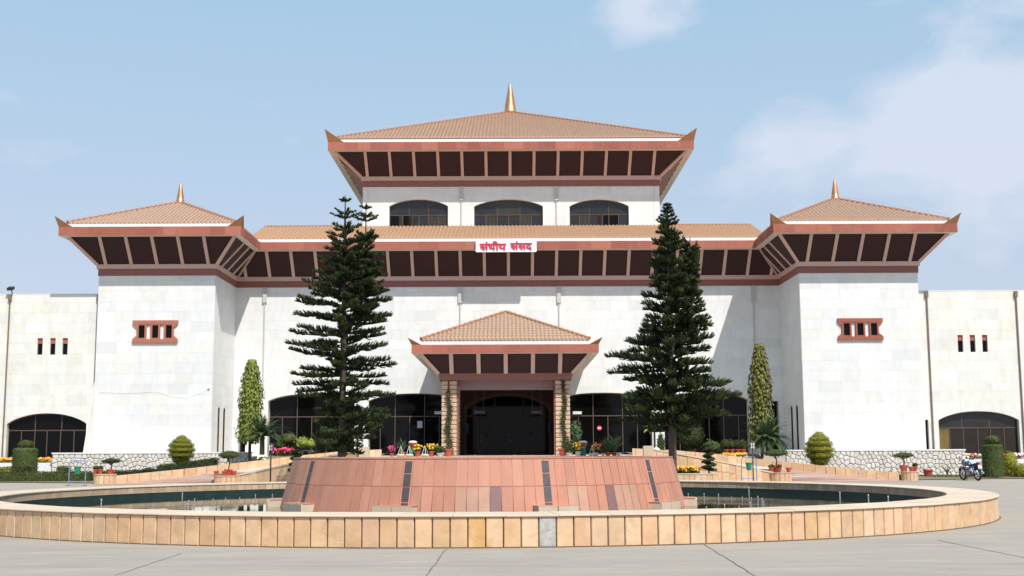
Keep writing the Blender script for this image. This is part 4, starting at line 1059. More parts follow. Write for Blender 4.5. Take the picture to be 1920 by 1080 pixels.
# planters in front of the retaining walls
def planter(x0, x1, y0, y1, zt, lab):
    th = thing('planter', lab, 'planter', ((x0+x1)/2, (y0+y1)/2, 0))
    m = MB(); m.box(x0+.1, x1-.1, y0+.1, y1, 0, zt-.04); obj('soil', m, soil_m, th)
    n = int((x1-x0)/.26); w = (x1-x0)/n; bm = MB(); bm.box(.006, w-.006, 0, .12, 0, zt-.05); me = bm.mesh('facing_stone', sand_m)
    for i in range(n): put('facing_stone', me, th, (x0+w*i, y0+random.uniform(-.006, .006), 0))
    n2 = int((y1-y0)/.26); w2 = (y1-y0)/n2; bm = MB(); bm.box(0, .12, .006, w2-.006, 0, zt-.05); me2 = bm.mesh('facing_stone', sand_m)
    for i in range(n2):
        put('facing_stone', me2, th, (x0, y0+.12+w2*i*.95, 0)); put('facing_stone', me2, th, (x1-.12, y0+.12+w2*i*.95, 0))
    m = MB(); m.box(x0-.02, x1+.02, y0-.02, y0+.2, zt-.05, zt); m.box(x0-.02, x0+.18, y0+.2, y1, zt-.05, zt); m.box(x1-.18, x1+.02, y0+.2, y1, zt-.05, zt); obj('coping', m, coping_m, th)
xr1 = W(1347, 890, 56)[0]
planter(4.0, xr1, 56, 57.6, .50, 'sandstone planter with marigolds to the right of the cone')
planter(2*CXM-xr1, -4.6, 56, 57.6, .50, 'sandstone planter half hidden to the left of the cone')
# ---- white rubble stone walls
def clip(poly, a, b, c):      # keep a*x+b*y<=c
    out = []; n = len(poly)
    for i in range(n):
        p, q = poly[i], poly[(i+1) % n]; fp, fq = a*p[0]+b*p[1]-c, a*q[0]+b*q[1]-c
        if fp <= 0: out.append(p)
        if fp*fq < 0: t = fp/(fp-fq); out.append((p[0]+(q[0]-p[0])*t, p[1]+(q[1]-p[1])*t))
    return out
def rubble(px0, px1, lab, side):
    Y = 70.5; x0, x1 = W(px0, 860, Y)[0], W(px1, 860, Y)[0]; zt = 1.47
    th = thing('stone_wall', lab, 'wall', ((x0+x1)/2, Y, 0))
    m = MB(); m.box(x0+.01, x1-.01, Y, Y+.3, 0, zt); obj('wall_core', m, mortar_m, th)
    m = MB(); m.box(x0-.03, x1+.03, Y-.07, Y+.6, zt, zt+.08); obj('coping', m, white_paint, th)
    xe = x0 if side == 0 else x1
    m = MB(); m.box(xe if side == 0 else xe-.25, xe+.25 if side == 0 else xe, Y+.3, YW-.02, 0, zt); obj('return_wall', m, marble, th)
    m = MB(); m.box(x0+.25, x1-.25, Y+.3, YW-.03 if False else YT-.02, 1.2, zt-.005); obj('ledge', m, road_m, th)
    sz = .262; nx, nz_ = int((x1-x0)/sz), 6; seeds = []
    for i in range(nx):
        for j in range(nz_): seeds.append((x0+(i+.5+random.uniform(-.38, .38)+(.5 if j % 2 else 0))*(x1-x0)/nx, (j+.5+random.uniform(-.36, .36))*zt/nz_))
    seeds = [s for s in seeds if random.random() < .93]
    cnt = 0
    for (sx, sz_) in seeds:
        poly = [(x0, 0), (x1, 0), (x1, zt), (x0, zt)]; poly = clip(poly, 1, 0, sx+.6); poly = clip(poly, -1, 0, -(sx-.6))
        for (tx, tz) in seeds:
            if (tx, tz) == (sx, sz_) or abs(tx-sx) > 1.0: continue
            a, b = tx-sx, tz-sz_; c = (tx*tx+tz*tz-sx*sx-sz_*sz_)/2; poly = clip(poly, a, b, c)
            if len(poly) < 3: break
        if len(poly) < 3: continue
        gx = sum(p[0] for p in poly)/len(poly); gz = sum(p[1] for p in poly)/len(poly)
        dmin = min(hypot(p[0]-gx, p[1]-gz) for p in poly)
        k1 = 1-.022/max(dmin, .05); k2 = k1-.16; n = len(poly); k1 = max(k1, .5); k2 = max(k2, .35)
        d = random.uniform(.035, .065); m = MB()
        m.add([(gx+(a-gx)*k1, Y, gz+(b-gz)*k1) for a, b in poly]+[(gx+(a-gx)*k1, Y-d*.6, gz+(b-gz)*k1) for a, b in poly]+[(gx+(a-gx)*k2, Y-d, gz+(b-gz)*k2) for a, b in poly],
              [(i, (i+1) % n, n+(i+1) % n, n+i) for i in range(n)]+[(n+i, n+(i+1) % n, 2*n+(i+1) % n, 2*n+i) for i in range(n)]+[tuple(2*n+i for i in range(n))])
        cnt += 1
        if cnt <= 300: obj('stone', m, rubble_m, th)
rubble(98, 470, 'white rubble stone wall below the left tower', 0)
rubble(1474, 1810, 'white rubble stone wall below the right tower', 1)
# white planter boxes in front of the wings
for side, (xa, xb) in enumerate(((-36, W(98, 870, 70.6)[0]-.05), (W(1811, 870, 70.6)[0]+.05, 36))):
    th = thing('planter', 'pale marble planter in front of the %s wing window' % ('left' if side == 0 else 'right'), 'planter', ((xa+xb)/2, 71, 0))
    m = MB(); m.box(xa, xb, 70.9, 71.05, 0, .98); obj('front_panel', m, marble, th); m = MB(); m.box(xa, xb, 71.05, 71.9, 0, .93); obj('soil', m, soil_m, th)
# ================================================================= PLANTS
R_ = random.Random(11)
def rv(): 
    while True:
        v = Vector((R_.uniform(-1,1), R_.uniform(-1,1), R_.uniform(-1,1)))
        if .05 < v.length < 1: return v.normalized()
def leaf(mb, p, n, up, L, w, fold=0.0):
    n = n.normalized(); s = n.cross(up); s = s.normalized() if s.length > 1e-4 else n.orthogonal().normalized(); u = s.cross(n).normalized()
    a = p; b = p+u*L*.5+s*w*.5+n*fold; c = p+u*L; d = p+u*L*.5-s*w*.5+n*fold
    mb.add([tuple(a), tuple(b), tuple(c), tuple(d)], [(0, 1, 2, 3)])
def foliage(mb, c, r, cnt, size, core=.86, shell=(.86, 1.06), flat=0.0, zmin=None, cut=None):
    """clipped bush: dark core with many leaf faces standing on it"""
    c = Vector(c); rx, ry, rz = r
    mb.ct = R_.random()
    if core: mb.ball(tuple(c), (rx*core, ry*core, rz*core), 14, 9, .1)
    for _ in range(cnt):
        d = rv(); 
        if zmin is not None and d.z < zmin: d.z = abs(d.z)
        bump = 1+.07*noise.noise(Vector((d.x*3, d.y*3, d.z*3))+c)
        k = R_.uniform(*shell)*bump*(R_.uniform(1.03, 1.14) if R_.random() < .08 else 1); p = c+Vector((d.x*rx*k, d.y*ry*k, d.z*rz*k))
        if cut is not None and p.z < cut: continue
        nn = (Vector((d.x/rx, d.y/ry, d.z/rz)).normalized()+rv()*.7)
        mb.ct = R_.uniform(.001, .999)
        leaf(mb, p, nn, rv(), size*R_.uniform(.6, 1.3), size*.7)
def rope(mb, p0, d0, L, r, rise, nseg=3, needles=10, nl=.09):
    """one needle-clad branchlet, curving upwards"""
    pts = [p0]; d = d0.normalized()
    for i in range(nseg):
        d = (d+Vector((0, 0, rise/nseg))).normalized(); pts.append(pts[-1]+d*(L/nseg))
    mb.ct = R_.uniform(.001, .999)
    mb.tube(pts, [r*.75]+[r]*(nseg-1)+[r*.35], 4, False)
    for k in range(needles):
        t = R_.uniform(.1, 1)*nseg; i = min(int(t), nseg-1); p = pts[i].lerp(pts[i+1], t-i); ax = (pts[i+1]-pts[i]).normalized()
        s = rv(); s = (s-ax*s.dot(ax)); s = s.normalized() if s.length > .01 else ax.orthogonal().normalized()
        tip = p+(s*.75+ax*.8).normalized()*nl*R_.uniform(.8, 1.3); q = ax.cross(s)*.014
        mb.add([tuple(p+q+s*r*.5), tuple(p-q+s*r*.5), tuple(tip)], [(0, 1, 2)])
def conifer(name, label, base, top, prof, mt, leaders, z_first, dz, seed, nbf, rise, plume, tops, r_trunk=.17, extra=(), ztop=None):
    """tiered conifer: every branch is a plume of needle-clad ropes round its outer two thirds"""
    global R_; R_ = random.Random(seed)
    th = thing(name, label, 'tree', base)
    bx, by, bz = base; H = top-bz
    tr = MB(); n = 14; tr.tube([(bx, by, bz+H*i/n*.985) for i in range(n+1)], [r_trunk*(1-i/n)**.8+.02 for i in range(n+1)], 9); obj('trunk', tr, bark_m, th)
    cr_ = MB(); li = MB()
    for (lx, ly, lz0, lz1) in leaders:
        m = MB(); k = 8; m.tube([(bx+lx*min(1, i/3), by+ly*min(1, i/3), lz0+(lz1-lz0)*i/k) for i in range(k+1)], [.08*(1-i/k)+.018 for i in range(k+1)], 6); obj('leader', m, bark_m, th)
    def plume_branch(o, a, L, up0, curl, R0, fine=1.0):
        d = Vector((cos(a)*cos(up0), sin(a)*cos(up0), sin(up0))); k = max(4, int(L/.22)); pts = [o]; dd = d.copy()
        for i in range(k): dd = (dd+Vector((0, 0, curl*(i/k-.25)/k*2))).normalized(); pts.append(pts[-1]+dd*(L/k))
        cr_.ct = .5; cr_.tube(pts, [.028*(1-.7*i/k)+.007 for i in range(k+1)], 4, False)
        ns = max(6, int(L*.92/.052*fine))
        for j in range(ns):
            u = .10+.90*(j+.5)/ns; t = u*k; i = min(int(t), k-1); p = pts[i].lerp(pts[i+1], t-i); ax = (pts[i+1]-pts[i]).normalized()
            sd = ax.cross(Vector((0, 0, 1))); sd = sd.normalized() if sd.length > .01 else Vector((1, 0, 0)); upv = sd.cross(ax)
            env = R0*min(1, .35+(u-.1)*2.6)*(1-.35*max(0, u-.7)/.3)
            for q in (0, 1):
                w = R_.uniform(-.35, pi+.35) if R_.random() < .85 else R_.uniform(pi, 2*pi)
                rad = sd*cos(w)+upv*sin(w)*.75
                dr = (ax*R_.uniform(.75, 1.15)+rad*R_.uniform(.7, 1.1)).normalized()
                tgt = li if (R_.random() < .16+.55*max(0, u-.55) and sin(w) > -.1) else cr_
                rope(tgt, p, dr, env*R_.uniform(1.15, 1.7), .030, .55, 2, 8, .085)
        for q in range(3): rope(li, pts[-1], (pts[-1]-pts[-2]).normalized()+rv()*.3, .18*min(1, R0*4), .028, .5, 2, 8, .08)
    def column(cx, cy, z0, z1, prof, dzf=1.0):
        z = z0
        while z < z1:
            f = (z-bz)/H; nb = nbf(f); a0 = R_.uniform(0, 6.28)
            for b in range(nb):
                a = a0+2*pi*b/nb+R_.uniform(-.3, .3); L = prof(z, a)*R_.uniform(.74, 1.08)
                if L < .15 or R_.random() < .09: continue
                plume_branch(Vector((cx, cy, z+R_.uniform(-.16, .16))), a, L, rise(f)[0]+R_.uniform(-.1, .1), rise(f)[1], plume*min(1, .35+L/1.6)*(1-.35*max(0, f-.55)/.45))
            for b in range(3):
                plume_branch(Vector((cx, cy, z+R_.uniform(-.2, .2))), R_.uniform(0, 6.28), max(.3, prof(z, 0)*R_.uniform(.3, .5)), rise(f)[0]+.25, rise(f)[1], plume*.9)
            z += dz*dzf*R_.uniform(.75, 1.2)*(1.0 if f < .7 else .85)
    column(bx, by, z_first, ztop or top-.1, prof)
    for (lx, ly, lz0, lz1), pf, zt_ in zip(leaders, extra, [t[0] for t in tops[1:]]): column(bx+lx, by+ly, lz0+1.0, zt_, pf)
    for (cx, cy), (zt_, wh, ztip) in zip([(bx, by)]+[(bx+l[0], by+l[1]) for l in leaders], tops):
        for (z, L, nb) in wh:
            a0 = R_.uniform(0, 6.28)
            for b in range(nb): plume_branch(Vector((cx, cy, z)), a0+2*pi*b/nb+R_.uniform(-.2, .2), L*R_.uniform(.85, 1.1), .35, .4, .058, .5)
        rope(li, Vector((cx, cy, ztip-.25)), Vector((0, 0, 1)), .25, .022, 0, 2, 6, .06)
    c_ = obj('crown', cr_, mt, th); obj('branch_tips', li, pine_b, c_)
    return th
YTR = 52.0
def TZ(py): return W(650, py, YTR)[1]
def interp(tab, z):
    for (a, va), (b, vb) in zip(tab[:-1], tab[1:]):
        if a >= z >= b or a <= z <= b: return va+(vb-va)*(z-a)/(b-a)
    return tab[0][1] if (z-tab[0][0])*(tab[-1][0]-tab[0][0]) < 0 else tab[-1][1]
mpp = 52*.991/2300
tabL = [(TZ(860), .2), (TZ(832), 50*mpp), (TZ(790), 74*mpp), (TZ(750), 74*mpp), (TZ(725), 88*mpp), (TZ(650), 94*mpp), (TZ(600), 90*mpp), (TZ(550), 80*mpp), (TZ(500), 62*mpp), (TZ(465), 48*mpp), (TZ(428), 30*mpp)]
def profL(z, a):
    v = interp(tabL, z)*(1.07 if z < TZ(560) else .97)
    if z < TZ(735) and cos(a) < -.25: v *= .62 if z > TZ(790) else .8
    if z < TZ(750) and cos(a) > .2: v *= 1.15
    return v
x2 = W(684, 400, YTR)[0]; x1_ = W(641, 400, YTR)[0]
conifer('araucaria_tree', 'tall dark conifer with two bare leader tips, left of the porch', (x1_+.14, YTR, 0), TZ(365), profL, pine_m,
        [(x2-x1_-.12, .25, TZ(640), TZ(377))], TZ(842), .35, 5, lambda f: 6 if f < .75 else 5, lambda f: (-.06+.38*f*f, .42), .21,
        [(0, [(TZ(410), 26*mpp, 6), (TZ(402), 22*mpp, 5), (TZ(378), 11*mpp, 4)], TZ(365)), (TZ(432), [(TZ(413), 26*mpp, 6), (TZ(406), 20*mpp, 5), (TZ(390), 10*mpp, 4)], TZ(377))],
        .17, [lambda z, a: interp([(TZ(640), 1.2), (TZ(500), 38*mpp), (TZ(465), 32*mpp), (TZ(434), 26*mpp)], z)], TZ(431))
tabR = [(TZ(860), .2), (TZ(812), 30*mpp), (TZ(790), 66*mpp), (TZ(755), 92*mpp), (TZ(700), 78*mpp), (TZ(650), 66*mpp), (TZ(600), 58*mpp), (TZ(550), 48*mpp), (TZ(500), 38*mpp), (TZ(450), 28*mpp), (TZ(420), 18*mpp), (TZ(410), 14*mpp)]
def profR(z, a):
    v = interp(tabR, z)*(1.12 if z < TZ(620) else .96); c = cos(a)
    if TZ(705) < z < TZ(650) and c < -.72: v *= 1.45
    if TZ(790) < z < TZ(725) and c > .6: v *= 1.38
    if TZ(800) < z < TZ(735) and c < -.6: v *= 1.15
    return v
xR = W(1258.5, 600, YTR)[0]
conifer('araucaria_tree', 'tall dense conifer with one pointed tip and rounded tufts, right of the porch', (xR-.06, YTR, 0), TZ(383), profR, pine_m,
        [(W(1296, 500, YTR)[0]-xR+.06, .2, TZ(660), TZ(446))], TZ(803), .275, 9, lambda f: 6 if f < .8 else 5, lambda f: (-.06+.42*f*f, .30), .27,
        [(0, [(TZ(424), 19*mpp, 6), (TZ(417), 17*mpp, 6), (TZ(410), 14*mpp, 5), (TZ(402), 11*mpp, 5), (TZ(395), 8*mpp, 4), (TZ(389), 6*mpp, 4)], TZ(382)), (TZ(462), [], TZ(446))],
        .165, [lambda z, a: interp([(TZ(660), 1.0), (TZ(560), 20*mpp), (TZ(500), 14*mpp), (TZ(440), 9*mpp)], z)], TZ(430))
# ---- false ashoka columns with hanging leaves
def ashoka(px0, px1, ptop, pbot, Y, mt, lab, seed):
    global R_; R_ = random.Random(seed)
    x0, x1 = W(px0, 750, Y)[0], W(px1, 750, Y)[0]; zt, zb = W(px0, ptop, Y)[1], W(px0, pbot, Y)[1]; cx = (x0+x1)/2; hw = (x1-x0)/2
    th = thing('ashoka_tree', lab, 'tree', (cx, Y, 1.2)); m = MB(); m.tube([(cx, Y, 1.1), (cx, Y, zb+1), (cx+.05, Y, zt-.3)], [.09, .07, .02], 8); obj('trunk', m, bark_m, th)
    cr_ = MB(); cr_.ct = .4; k = 12
    H = zt-zb; rad = lambda f: hw*(1.08-.38*f+.07*sin(f*14))*min(1, (1-f)*3.0+.36)*(1 if f > .06 else .8)
    cr_.tube([(cx, Y, zb+H*i/k) for i in range(k+1)], [max(.05, rad(i/k)*.74) for i in range(k+1)], 10)
    n = int(H/.085)
    for i in range(n):
        f = (i+.5)/n; z = zb+H*f
        for j in range(26):
            a = R_.uniform(0, 6.28); r = rad(f)*R_.uniform(.74, 1.03)*(1+.16*noise.noise(Vector((cos(a)*2, sin(a)*2, z*2.2)))); p = Vector((cx+r*cos(a), Y+r*sin(a), z+R_.uniform(-.06, .1)))
            out = Vector((cos(a), sin(a), 0)); cr_.ct = R_.uniform(.001, .999)
            dn = (Vector((0, 0, -1))+out*R_.uniform(.1, .5)+rv()*.25).normalized()
            nn = (out+Vector((0, 0, .5))+rv()*.35); leaf(cr_, p, nn, dn, R_.uniform(.15, .26), .13)
    obj('crown', cr_, mt, th)
ashoka(446, 495, 674, 828, 69, asoka_m, 'bright yellow green columnar tree beside the left tower', 3)
ashoka(1402, 1450, 645, 835, 69, asoka_d, 'olive green columnar tree beside the right tower', 4)
# ---- palms and cycads
def frond(mb, p, a, L, arch_, w, droop_, n=9, tilt=.5):
    d = Vector((cos(a)*cos(tilt), sin(a)*cos(tilt), sin(tilt))); pts = [Vector(p)]; mb.ct = R_.uniform(.001, .999)
    for i in range(n): d = (d+Vector((0, 0, -droop_/n*(.4+1.2*i/n)))).normalized(); pts.append(pts[-1]+d*L/n)
    mb.tube(pts, [.02*(1-i/n)+.005 for i in range(n+1)], 4, False)
    for i in range(1, n*3):
        t = i/3; k = min(int(t), n-1); q = pts[k].lerp(pts[k+1], t-k); ax = (pts[k+1]-pts[k]).normalized(); sd = ax.cross(Vector((0, 0, 1))).normalized()
        for sg in (-1, 1):
            dr = (sd*sg+ax*.6+Vector((0, 0, .12))).normalized(); wl_ = w*sin(pi*min(1, .12+t/n*.9))
            e = q+dr*wl_; o = ax*.022; mb.add([tuple(q-o), tuple(q+o), tuple(e+o*.3), tuple(e-o*.3)], [(0, 1, 2, 3)])
def cycad(px, py, Y, L, n, lab, ztr, seed, name='cycad', fw=.24, tilt=(.15, 1.25), dr=1.1, mt=palm_m, cat='plant', base=None, tr=.12):
    global R_; R_ = random.Random(seed); X, Z = W(px, py, Y); zb = base if base is not None else FL-.05
    th = thing(name, lab, cat, (X, Y, zb)); m = MB(); m.tube([(X, Y, zb), (X, Y, Z)], [tr*1.2, tr], 8); obj('trunk', m, bark_m, th)
    m = MB()
    for i in range(n): frond(m, (X, Y, Z), 2.4*i, L*R_.uniform(.8, 1.1), 0, fw, dr, 8, R_.uniform(*tilt))
    obj('fronds', m, mt, th); return th
cycad(492, 818, 67, 1.5, 64, 'dark green cycad with feathery fronds in front of the yellow green column tree', 1, 21)
cycad(1440, 822, 67, 1.45, 110, 'dense green cycad in front of the olive column tree', 1, 22, tilt=(-.3, 1.35), fw=.2)
cycad(1227, 806, 63, .75, 14, 'small pale fan palm left of the right conifer trunk', 1, 23, 'young_palm', .16, (.1, 1.2), 1.3, lime_m, 'palm', None, .05)
cycad(670, 822, 63, .7, 12, 'small palm behind the left conifer trunk', 1, 24, 'young_palm', .16, (.1, 1.2), 1.3, palm_m, 'palm', None, .05)
# ---- clipped shrubs
def shrub(name, lab, cat, parts, mt, base, size=.08, dens_=1.0, group=None):
    th = thing(name, lab, cat, base, group); m = MB()
    for (c, r) in parts:
        area = 4*pi*((r[0]*r[1]+r[0]*r[2]+r[1]*r[2])/3); foliage(m, c, r, int(area/(size*size)*1.9*dens_), size)
    obj('leaves', m, mt, th); s = MB(); s.tube([(base[0], base[1], base[2]), (base[0], base[1], parts[0][0][2])], .05, 6); obj('stem', s, bark_m, th); return th
def layered(px, ptop, pbot, halfw, Y, lab, zg):
    X, zt = W(px, ptop, Y); _, zb = W(px, pbot, Y); hw = halfw*Y*.991/2300; H = zt-zb; parts = []
    for i, (f, w) in enumerate(((.12, .66), (.30, .92), (.50, 1.0), (.68, .92), (.82, .70), (.92, .42))): parts.append(((X, Y, zb+H*f), (hw*w, hw*w, H*.165)))
    return shrub('layered_shrub', lab, 'shrub', parts, hedge_y, (X, Y, zg), .055, 1.0)
layered(341, 820, 868, 25, 66.5, 'golden layered round shrub in front of the left tower', .5)
layered(1535, 814, 871, 27, 66.0, 'golden layered round shrub in front of the right tower', .4)
def colshrub(px0, px1, ptop, pneck, pbot, Y, lab, dome):
    x0, zt = W(px0, ptop, Y); x1, zn = W(px1, pneck, Y); _, zb = W(px0, pbot, Y); cx = (x0+x1)/2; hw = (x1-x0)/2
    th = thing('column_shrub', lab, 'shrub', (cx, Y, 0)); m = MB(); z0 = max(zb, .02)
    # tapered drum with a flat shoulder
    m.ct = .3; m.lathe([(hw*.93, z0), (hw*.9, zn-.12), (hw*.7, zn-.03), (.05, zn)], 22, (cx, Y, 0))
    n = int(2*pi*hw*(zn-z0)/.0022*.55)
    for _ in range(n):
        a = R_.uniform(0, 6.28); z = R_.uniform(z0, zn); f = (z-z0)/(zn-z0); r = hw*(1-.05*f)*(1 if f < .93 else 1-(f-.93)*4)*R_.uniform(.93, 1.03); out = Vector((cos(a), sin(a), .2))
        m.ct = R_.uniform(.001, .999); leaf(m, Vector((cx+r*cos(a), Y+r*sin(a), z)), out+rv()*.6, rv(), .07, .045)
    foliage(m, (cx, Y, zn+(zt-zn)*.38), (dome, dome, (zt-zn)*.62), 900, .06)
    obj('leaves', m, hedge_m, th)
colshrub(25, 72, 825, 839, 887, 67.0, 'tall clipped green column shrub with a small dome before the left wing', .40)
colshrub(1838, 1881, 815, 832, 893, 66.0, 'tall clipped green column shrub with a round dome on top behind the motorcycle', .42)
def hedge(name, lab, x0, x1, y0, y1, z0, z1, mt, size=.075, dens_=1.0, z0b=None, z1b=None):
    """clipped box hedge; z may rise from the first end to the second"""
    z0b = z0 if z0b is None else z0b; z1b = z1 if z1b is None else z1b
    th = thing(name, lab, 'hedge', ((x0+x1)/2, (y0+y1)/2, z0)); m = MB(); i_ = .04; m.ct = .2
    m.hexa([(x0+i_, y0+i_, z0), (x1-i_, y0+i_, z0b), (x1-i_, y1-i_, z0b), (x0+i_, y1-i_, z0), (x0+i_, y0+i_, z1-i_), (x1-i_, y0+i_, z1b-i_), (x1-i_, y1-i_, z1b-i_), (x0+i_, y1-i_, z1-i_)])
    for (kind, A_) in (('top', (x1-x0)*(y1-y0)), ('front', (x1-x0)*(z1-z0)), ('end', (y1-y0)*(z1-z0)), ('end2', (y1-y0)*(z1-z0))):
        for _ in range(int(A_/(size*size)*2.6*dens_)):
            u, v = R_.random(), R_.random(); jit = R_.uniform(-.03, .045)
            if kind == 'top': x = x0+(x1-x0)*u; p = Vector((x, y0+(y1-y0)*v, z1+(z1b-z1)*u+jit+.05*noise.noise(Vector((x*1.5, v*3, 0))))); n = Vector((0, 0, 1))
            elif kind == 'front': x = x0+(x1-x0)*u; a, b = z0+(z0b-z0)*u, z1+(z1b-z1)*u; p = Vector((x, y0-jit-.05*noise.noise(Vector((x*2, v*2, 5))), a+(b-a)*v)); n = Vector((0, -1, 0))
            elif kind == 'end': p = Vector((x0-jit, y0+(y1-y0)*u, z0+(z1-z0)*v)); n = Vector((-1, 0, 0))
            else: p = Vector((x1+jit, y0+(y1-y0)*u, z0b+(z1b-z0b)*v)); n = Vector((1, 0, 0))
            m.ct = R_.uniform(.001, .999); leaf(m, p, n+rv()*.7, rv(), size*R_.uniform(.6, 1.3), size*.65)
    obj('leaves', m, mt, th); return th
xl0 = W(-40, 900, 66)[0]; xl1 = W(207, 900, 66)[0]
hedge('long_hedge', 'long low clipped hedge along the left edge of the forecourt', xl0, W(172, 900, 66)[0], 65.6, 66.5, .02, .50, hedge_m)
hedge('short_hedge', 'short dark hedge behind the left ramp pier', W(173, 900, 66)[0], W(300, 900, 66)[0], 66.6, 67.2, .02, .52, hedge_d, .075, .9, .1, .62)
hedge('box_shrub', 'small rounded box shrub beside the blue bucket stand in front of the left stone wall', W(109, 900, 66.9)[0], W(127, 900, 66.9)[0], 66.6, 67.4, .02, .78, hedge_m)
hedge('golden_hedge', 'yellowish low hedge left of the clipped column shrub', xl0, W(40, 876, 66.8)[0], 66.7, 67.3, .02, .76, hedge_y, .075, .9)
hedge('box_shrub', 'low square box hedge in front of the left column shrub', W(37, 880, 66.4)[0], W(58, 880, 66.4)[0], 66.0, 66.6, .02, .80, hedge_d)
hedge('ramp_hedge', 'dark clipped hedge on the slope below the golden shrub by the left tower', W(297, 870, 65.6)[0], W(405, 870, 65.6)[0], 65.3, 66.1, .35, .82, hedge_d, .075, 1, .85, 1.20)
shrub('low_shrub', 'small flat dark shrub at the foot of the left stone wall', 'shrub', [((W(275, 880, 66)[0], 66.6, .58), (.42, .3, .14))], hedge_d, (W(275, 880, 66)[0], 66.6, .3))
shrub('ball_shrub', 'yellow green bush right of the column shrub behind the motorcycle', 'shrub', [((W(1893, 870, 67.5)[0], 67.5, .8), (.42, .4, .62)), ((W(1888, 860, 67.5)[0], 67.6, .4), (.4, .4, .4))], hedge_y, (W(1893, 870, 67.5)[0], 67.5, 0), .09)
shrub('ball_shrub', 'golden bush at the right edge of the photo', 'shrub', [((W(1916, 885, 66.5)[0], 66.5, .35), (.48, .45, .42))], hedge_y, (W(1916, 885, 66.5)[0], 66.5, 0), .08)
shrub('ball_shrub', 'round dark clipped bush right of the right conifer trunk', 'shrub', [((W(1293, 816, 66)[0], 66, W(1293, 816, 66)[1]), (.76, .7, .66))], hedge_d, (W(1293, 816, 66)[0], 66, FL), .085)
shrub('ball_shrub', 'round dark clipped bush left of the left conifer trunk', 'shrub', [((W(614, 822, 66)[0], 66, W(614, 822, 66)[1]), (.68, .6, .64))], hedge_d, (W(614, 822, 66)[0], 66, FL), .085)
shrub('leafy_shrub', 'dark leafy shrub right of the left cycad', 'shrub', [((W(541, 822, 67)[0], 67, W(541, 822, 67)[1]), (.48, .4, .32)), ((W(528, 832, 67)[0], 67.2, W(541, 834, 67)[1]), (.5, .4, .3))], hedge_m, (W(541, 822, 67)[0], 67, FL), .13, .8)
shrub('leafy_shrub', 'bright lime green shrub among flowers left of the left conifer', 'shrub', [((W(567, 828, 65.9)[0], 65.9, W(567, 830, 65.9)[1]), (.42, .35, .33)), ((W(583, 834, 65.9)[0], 66.0, W(583, 832, 65.9)[1]), (.35, .3, .25))], lime_m, (W(567, 828, 65.9)[0], 65.9, FL), .15, .6)
shrub('leafy_shrub', 'bushy green shrub between the right conifer and the potted row', 'shrub', [((W(1334, 838, 65.9)[0], 65.9, W(1334, 838, 65.9)[1]), (.55, .4, .36))], hedge_m, (W(1334, 838, 65.9)[0], 65.9, FL-.2), .13, .8)
# ---- spiral topiary
def spiral(px, ptop, pbot, hwpx, Y, lab, seed):
    global R_; R_ = random.Random(seed)
    X, zt = W(px, ptop, Y); zb = W(px, pbot, Y)[1]; H = zt-zb; hw = hwpx*Y*.991/2300
    th = thing('spiral_topiary', lab, 'topiary', (X, Y, zb)); m = MB(); turns = 4.5; n = 60
    for i in range(n):
        f = i/n; a = 2*pi*turns*f; r = hw*(1-.55*f)*.45; rr = hw*(.58-.36*f)
        c = (X+r*cos(a), Y+r*sin(a), zb+H*(.05+.92*f)); foliage(m, c, (rr, rr, H*.055), 70, .06, .85, (.8, 1.08))
    obj('leaves', m, hedge_d if seed % 2 else hedge_m, th); s = MB(); s.tube([(X, Y, zb-.2), (X, Y, zt-.1)], .04, 6); obj('stem', s, bark_m, th)
spiral(1328, 832, 884, 16, 57.2, 'dark green spiral topiary in the planter right of the stone cone', 31)
spiral(556, 836, 890, 17, 57.2, 'green spiral topiary just left of the stone cone', 32)
# ---- flowers
def flowers(x0, x1, y0, y1, z0, h, cols, lab, n, name='flower_bed', cat='flowers', fs=.07, leafm=hedge_m, slope=0.0):
    o_ = MB(); mats = [leafm]+cols
    for _ in range(n*3):
        u = R_.random(); p = Vector((x0+(x1-x0)*u, R_.uniform(y0, y1), z0+slope*u+R_.uniform(0, h*.8))); o_.cm = 0; o_.ct = R_.uniform(.001, .999); leaf(o_, p, Vector((0, -1, .6))+rv(), Vector((0, 0, 1))+rv()*.7, R_.uniform(.08, .16), .05)
    for _ in range(n):
        u = R_.random(); p = Vector((x0+(x1-x0)*u, R_.uniform(y0, y1), z0+slope*u+h*R_.uniform(.5, 1.1))); o_.cm = R_.randrange(1, len(mats)); o_.ct = R_.uniform(.001, .999)
        if noise.noise(p*1.7) < -.25: continue
        nn = Vector((0, -.8, .7))+rv()*.4; nn.normalize(); t = nn.orthogonal().normalized(); b = nn.cross(t); k = 6; s = fs*R_.uniform(.6, 1.2)
        o_.add([tuple(p+nn*s*.3)]+[tuple(p+(t*cos(2*pi*j/k)+b*sin(2*pi*j/k))*s*(1 if j % 2 else .7)) for j in range(k)], [(0, 1+j, 1+(j+1) % k) for j in range(k)])
    me = o_.mesh(name, mats); ob = put(name, me); ob['kind'] = 'stuff'; tag(ob, lab, cat); return ob
flowers(W(1262, 880, 56.4)[0], W(1312, 880, 56.4)[0], 56.2, 57.2, .46, .30, [fl_y, fl_o, fl_y], 'orange and yellow marigolds in the planter right of the stone cone', 330, fs=.075)
flowers(-31.5, W(98, 860, 71.4)[0]-.1, 71.2, 71.8, .93, .30, [fl_y, fl_o], 'orange and yellow flowers in the planter before the left wing window', 420, leafm=hedge_y, fs=.08)
flowers(W(1812, 860, 71.4)[0], 31.5, 71.2, 71.8, .93, .32, [fl_w, fl_w, fl_r, fl_y], 'white and pink flowers in the planter before the right wing window', 260, fs=.1)
flowers(W(512, 845, 66.4)[0], W(552, 845, 66.4)[0], 66.1, 66.6, FL-.02, .42, [fl_r, fl_r, fl_m], 'red flowers in the bed right of the left cycad', 150, fs=.09, leafm=hedge_d)
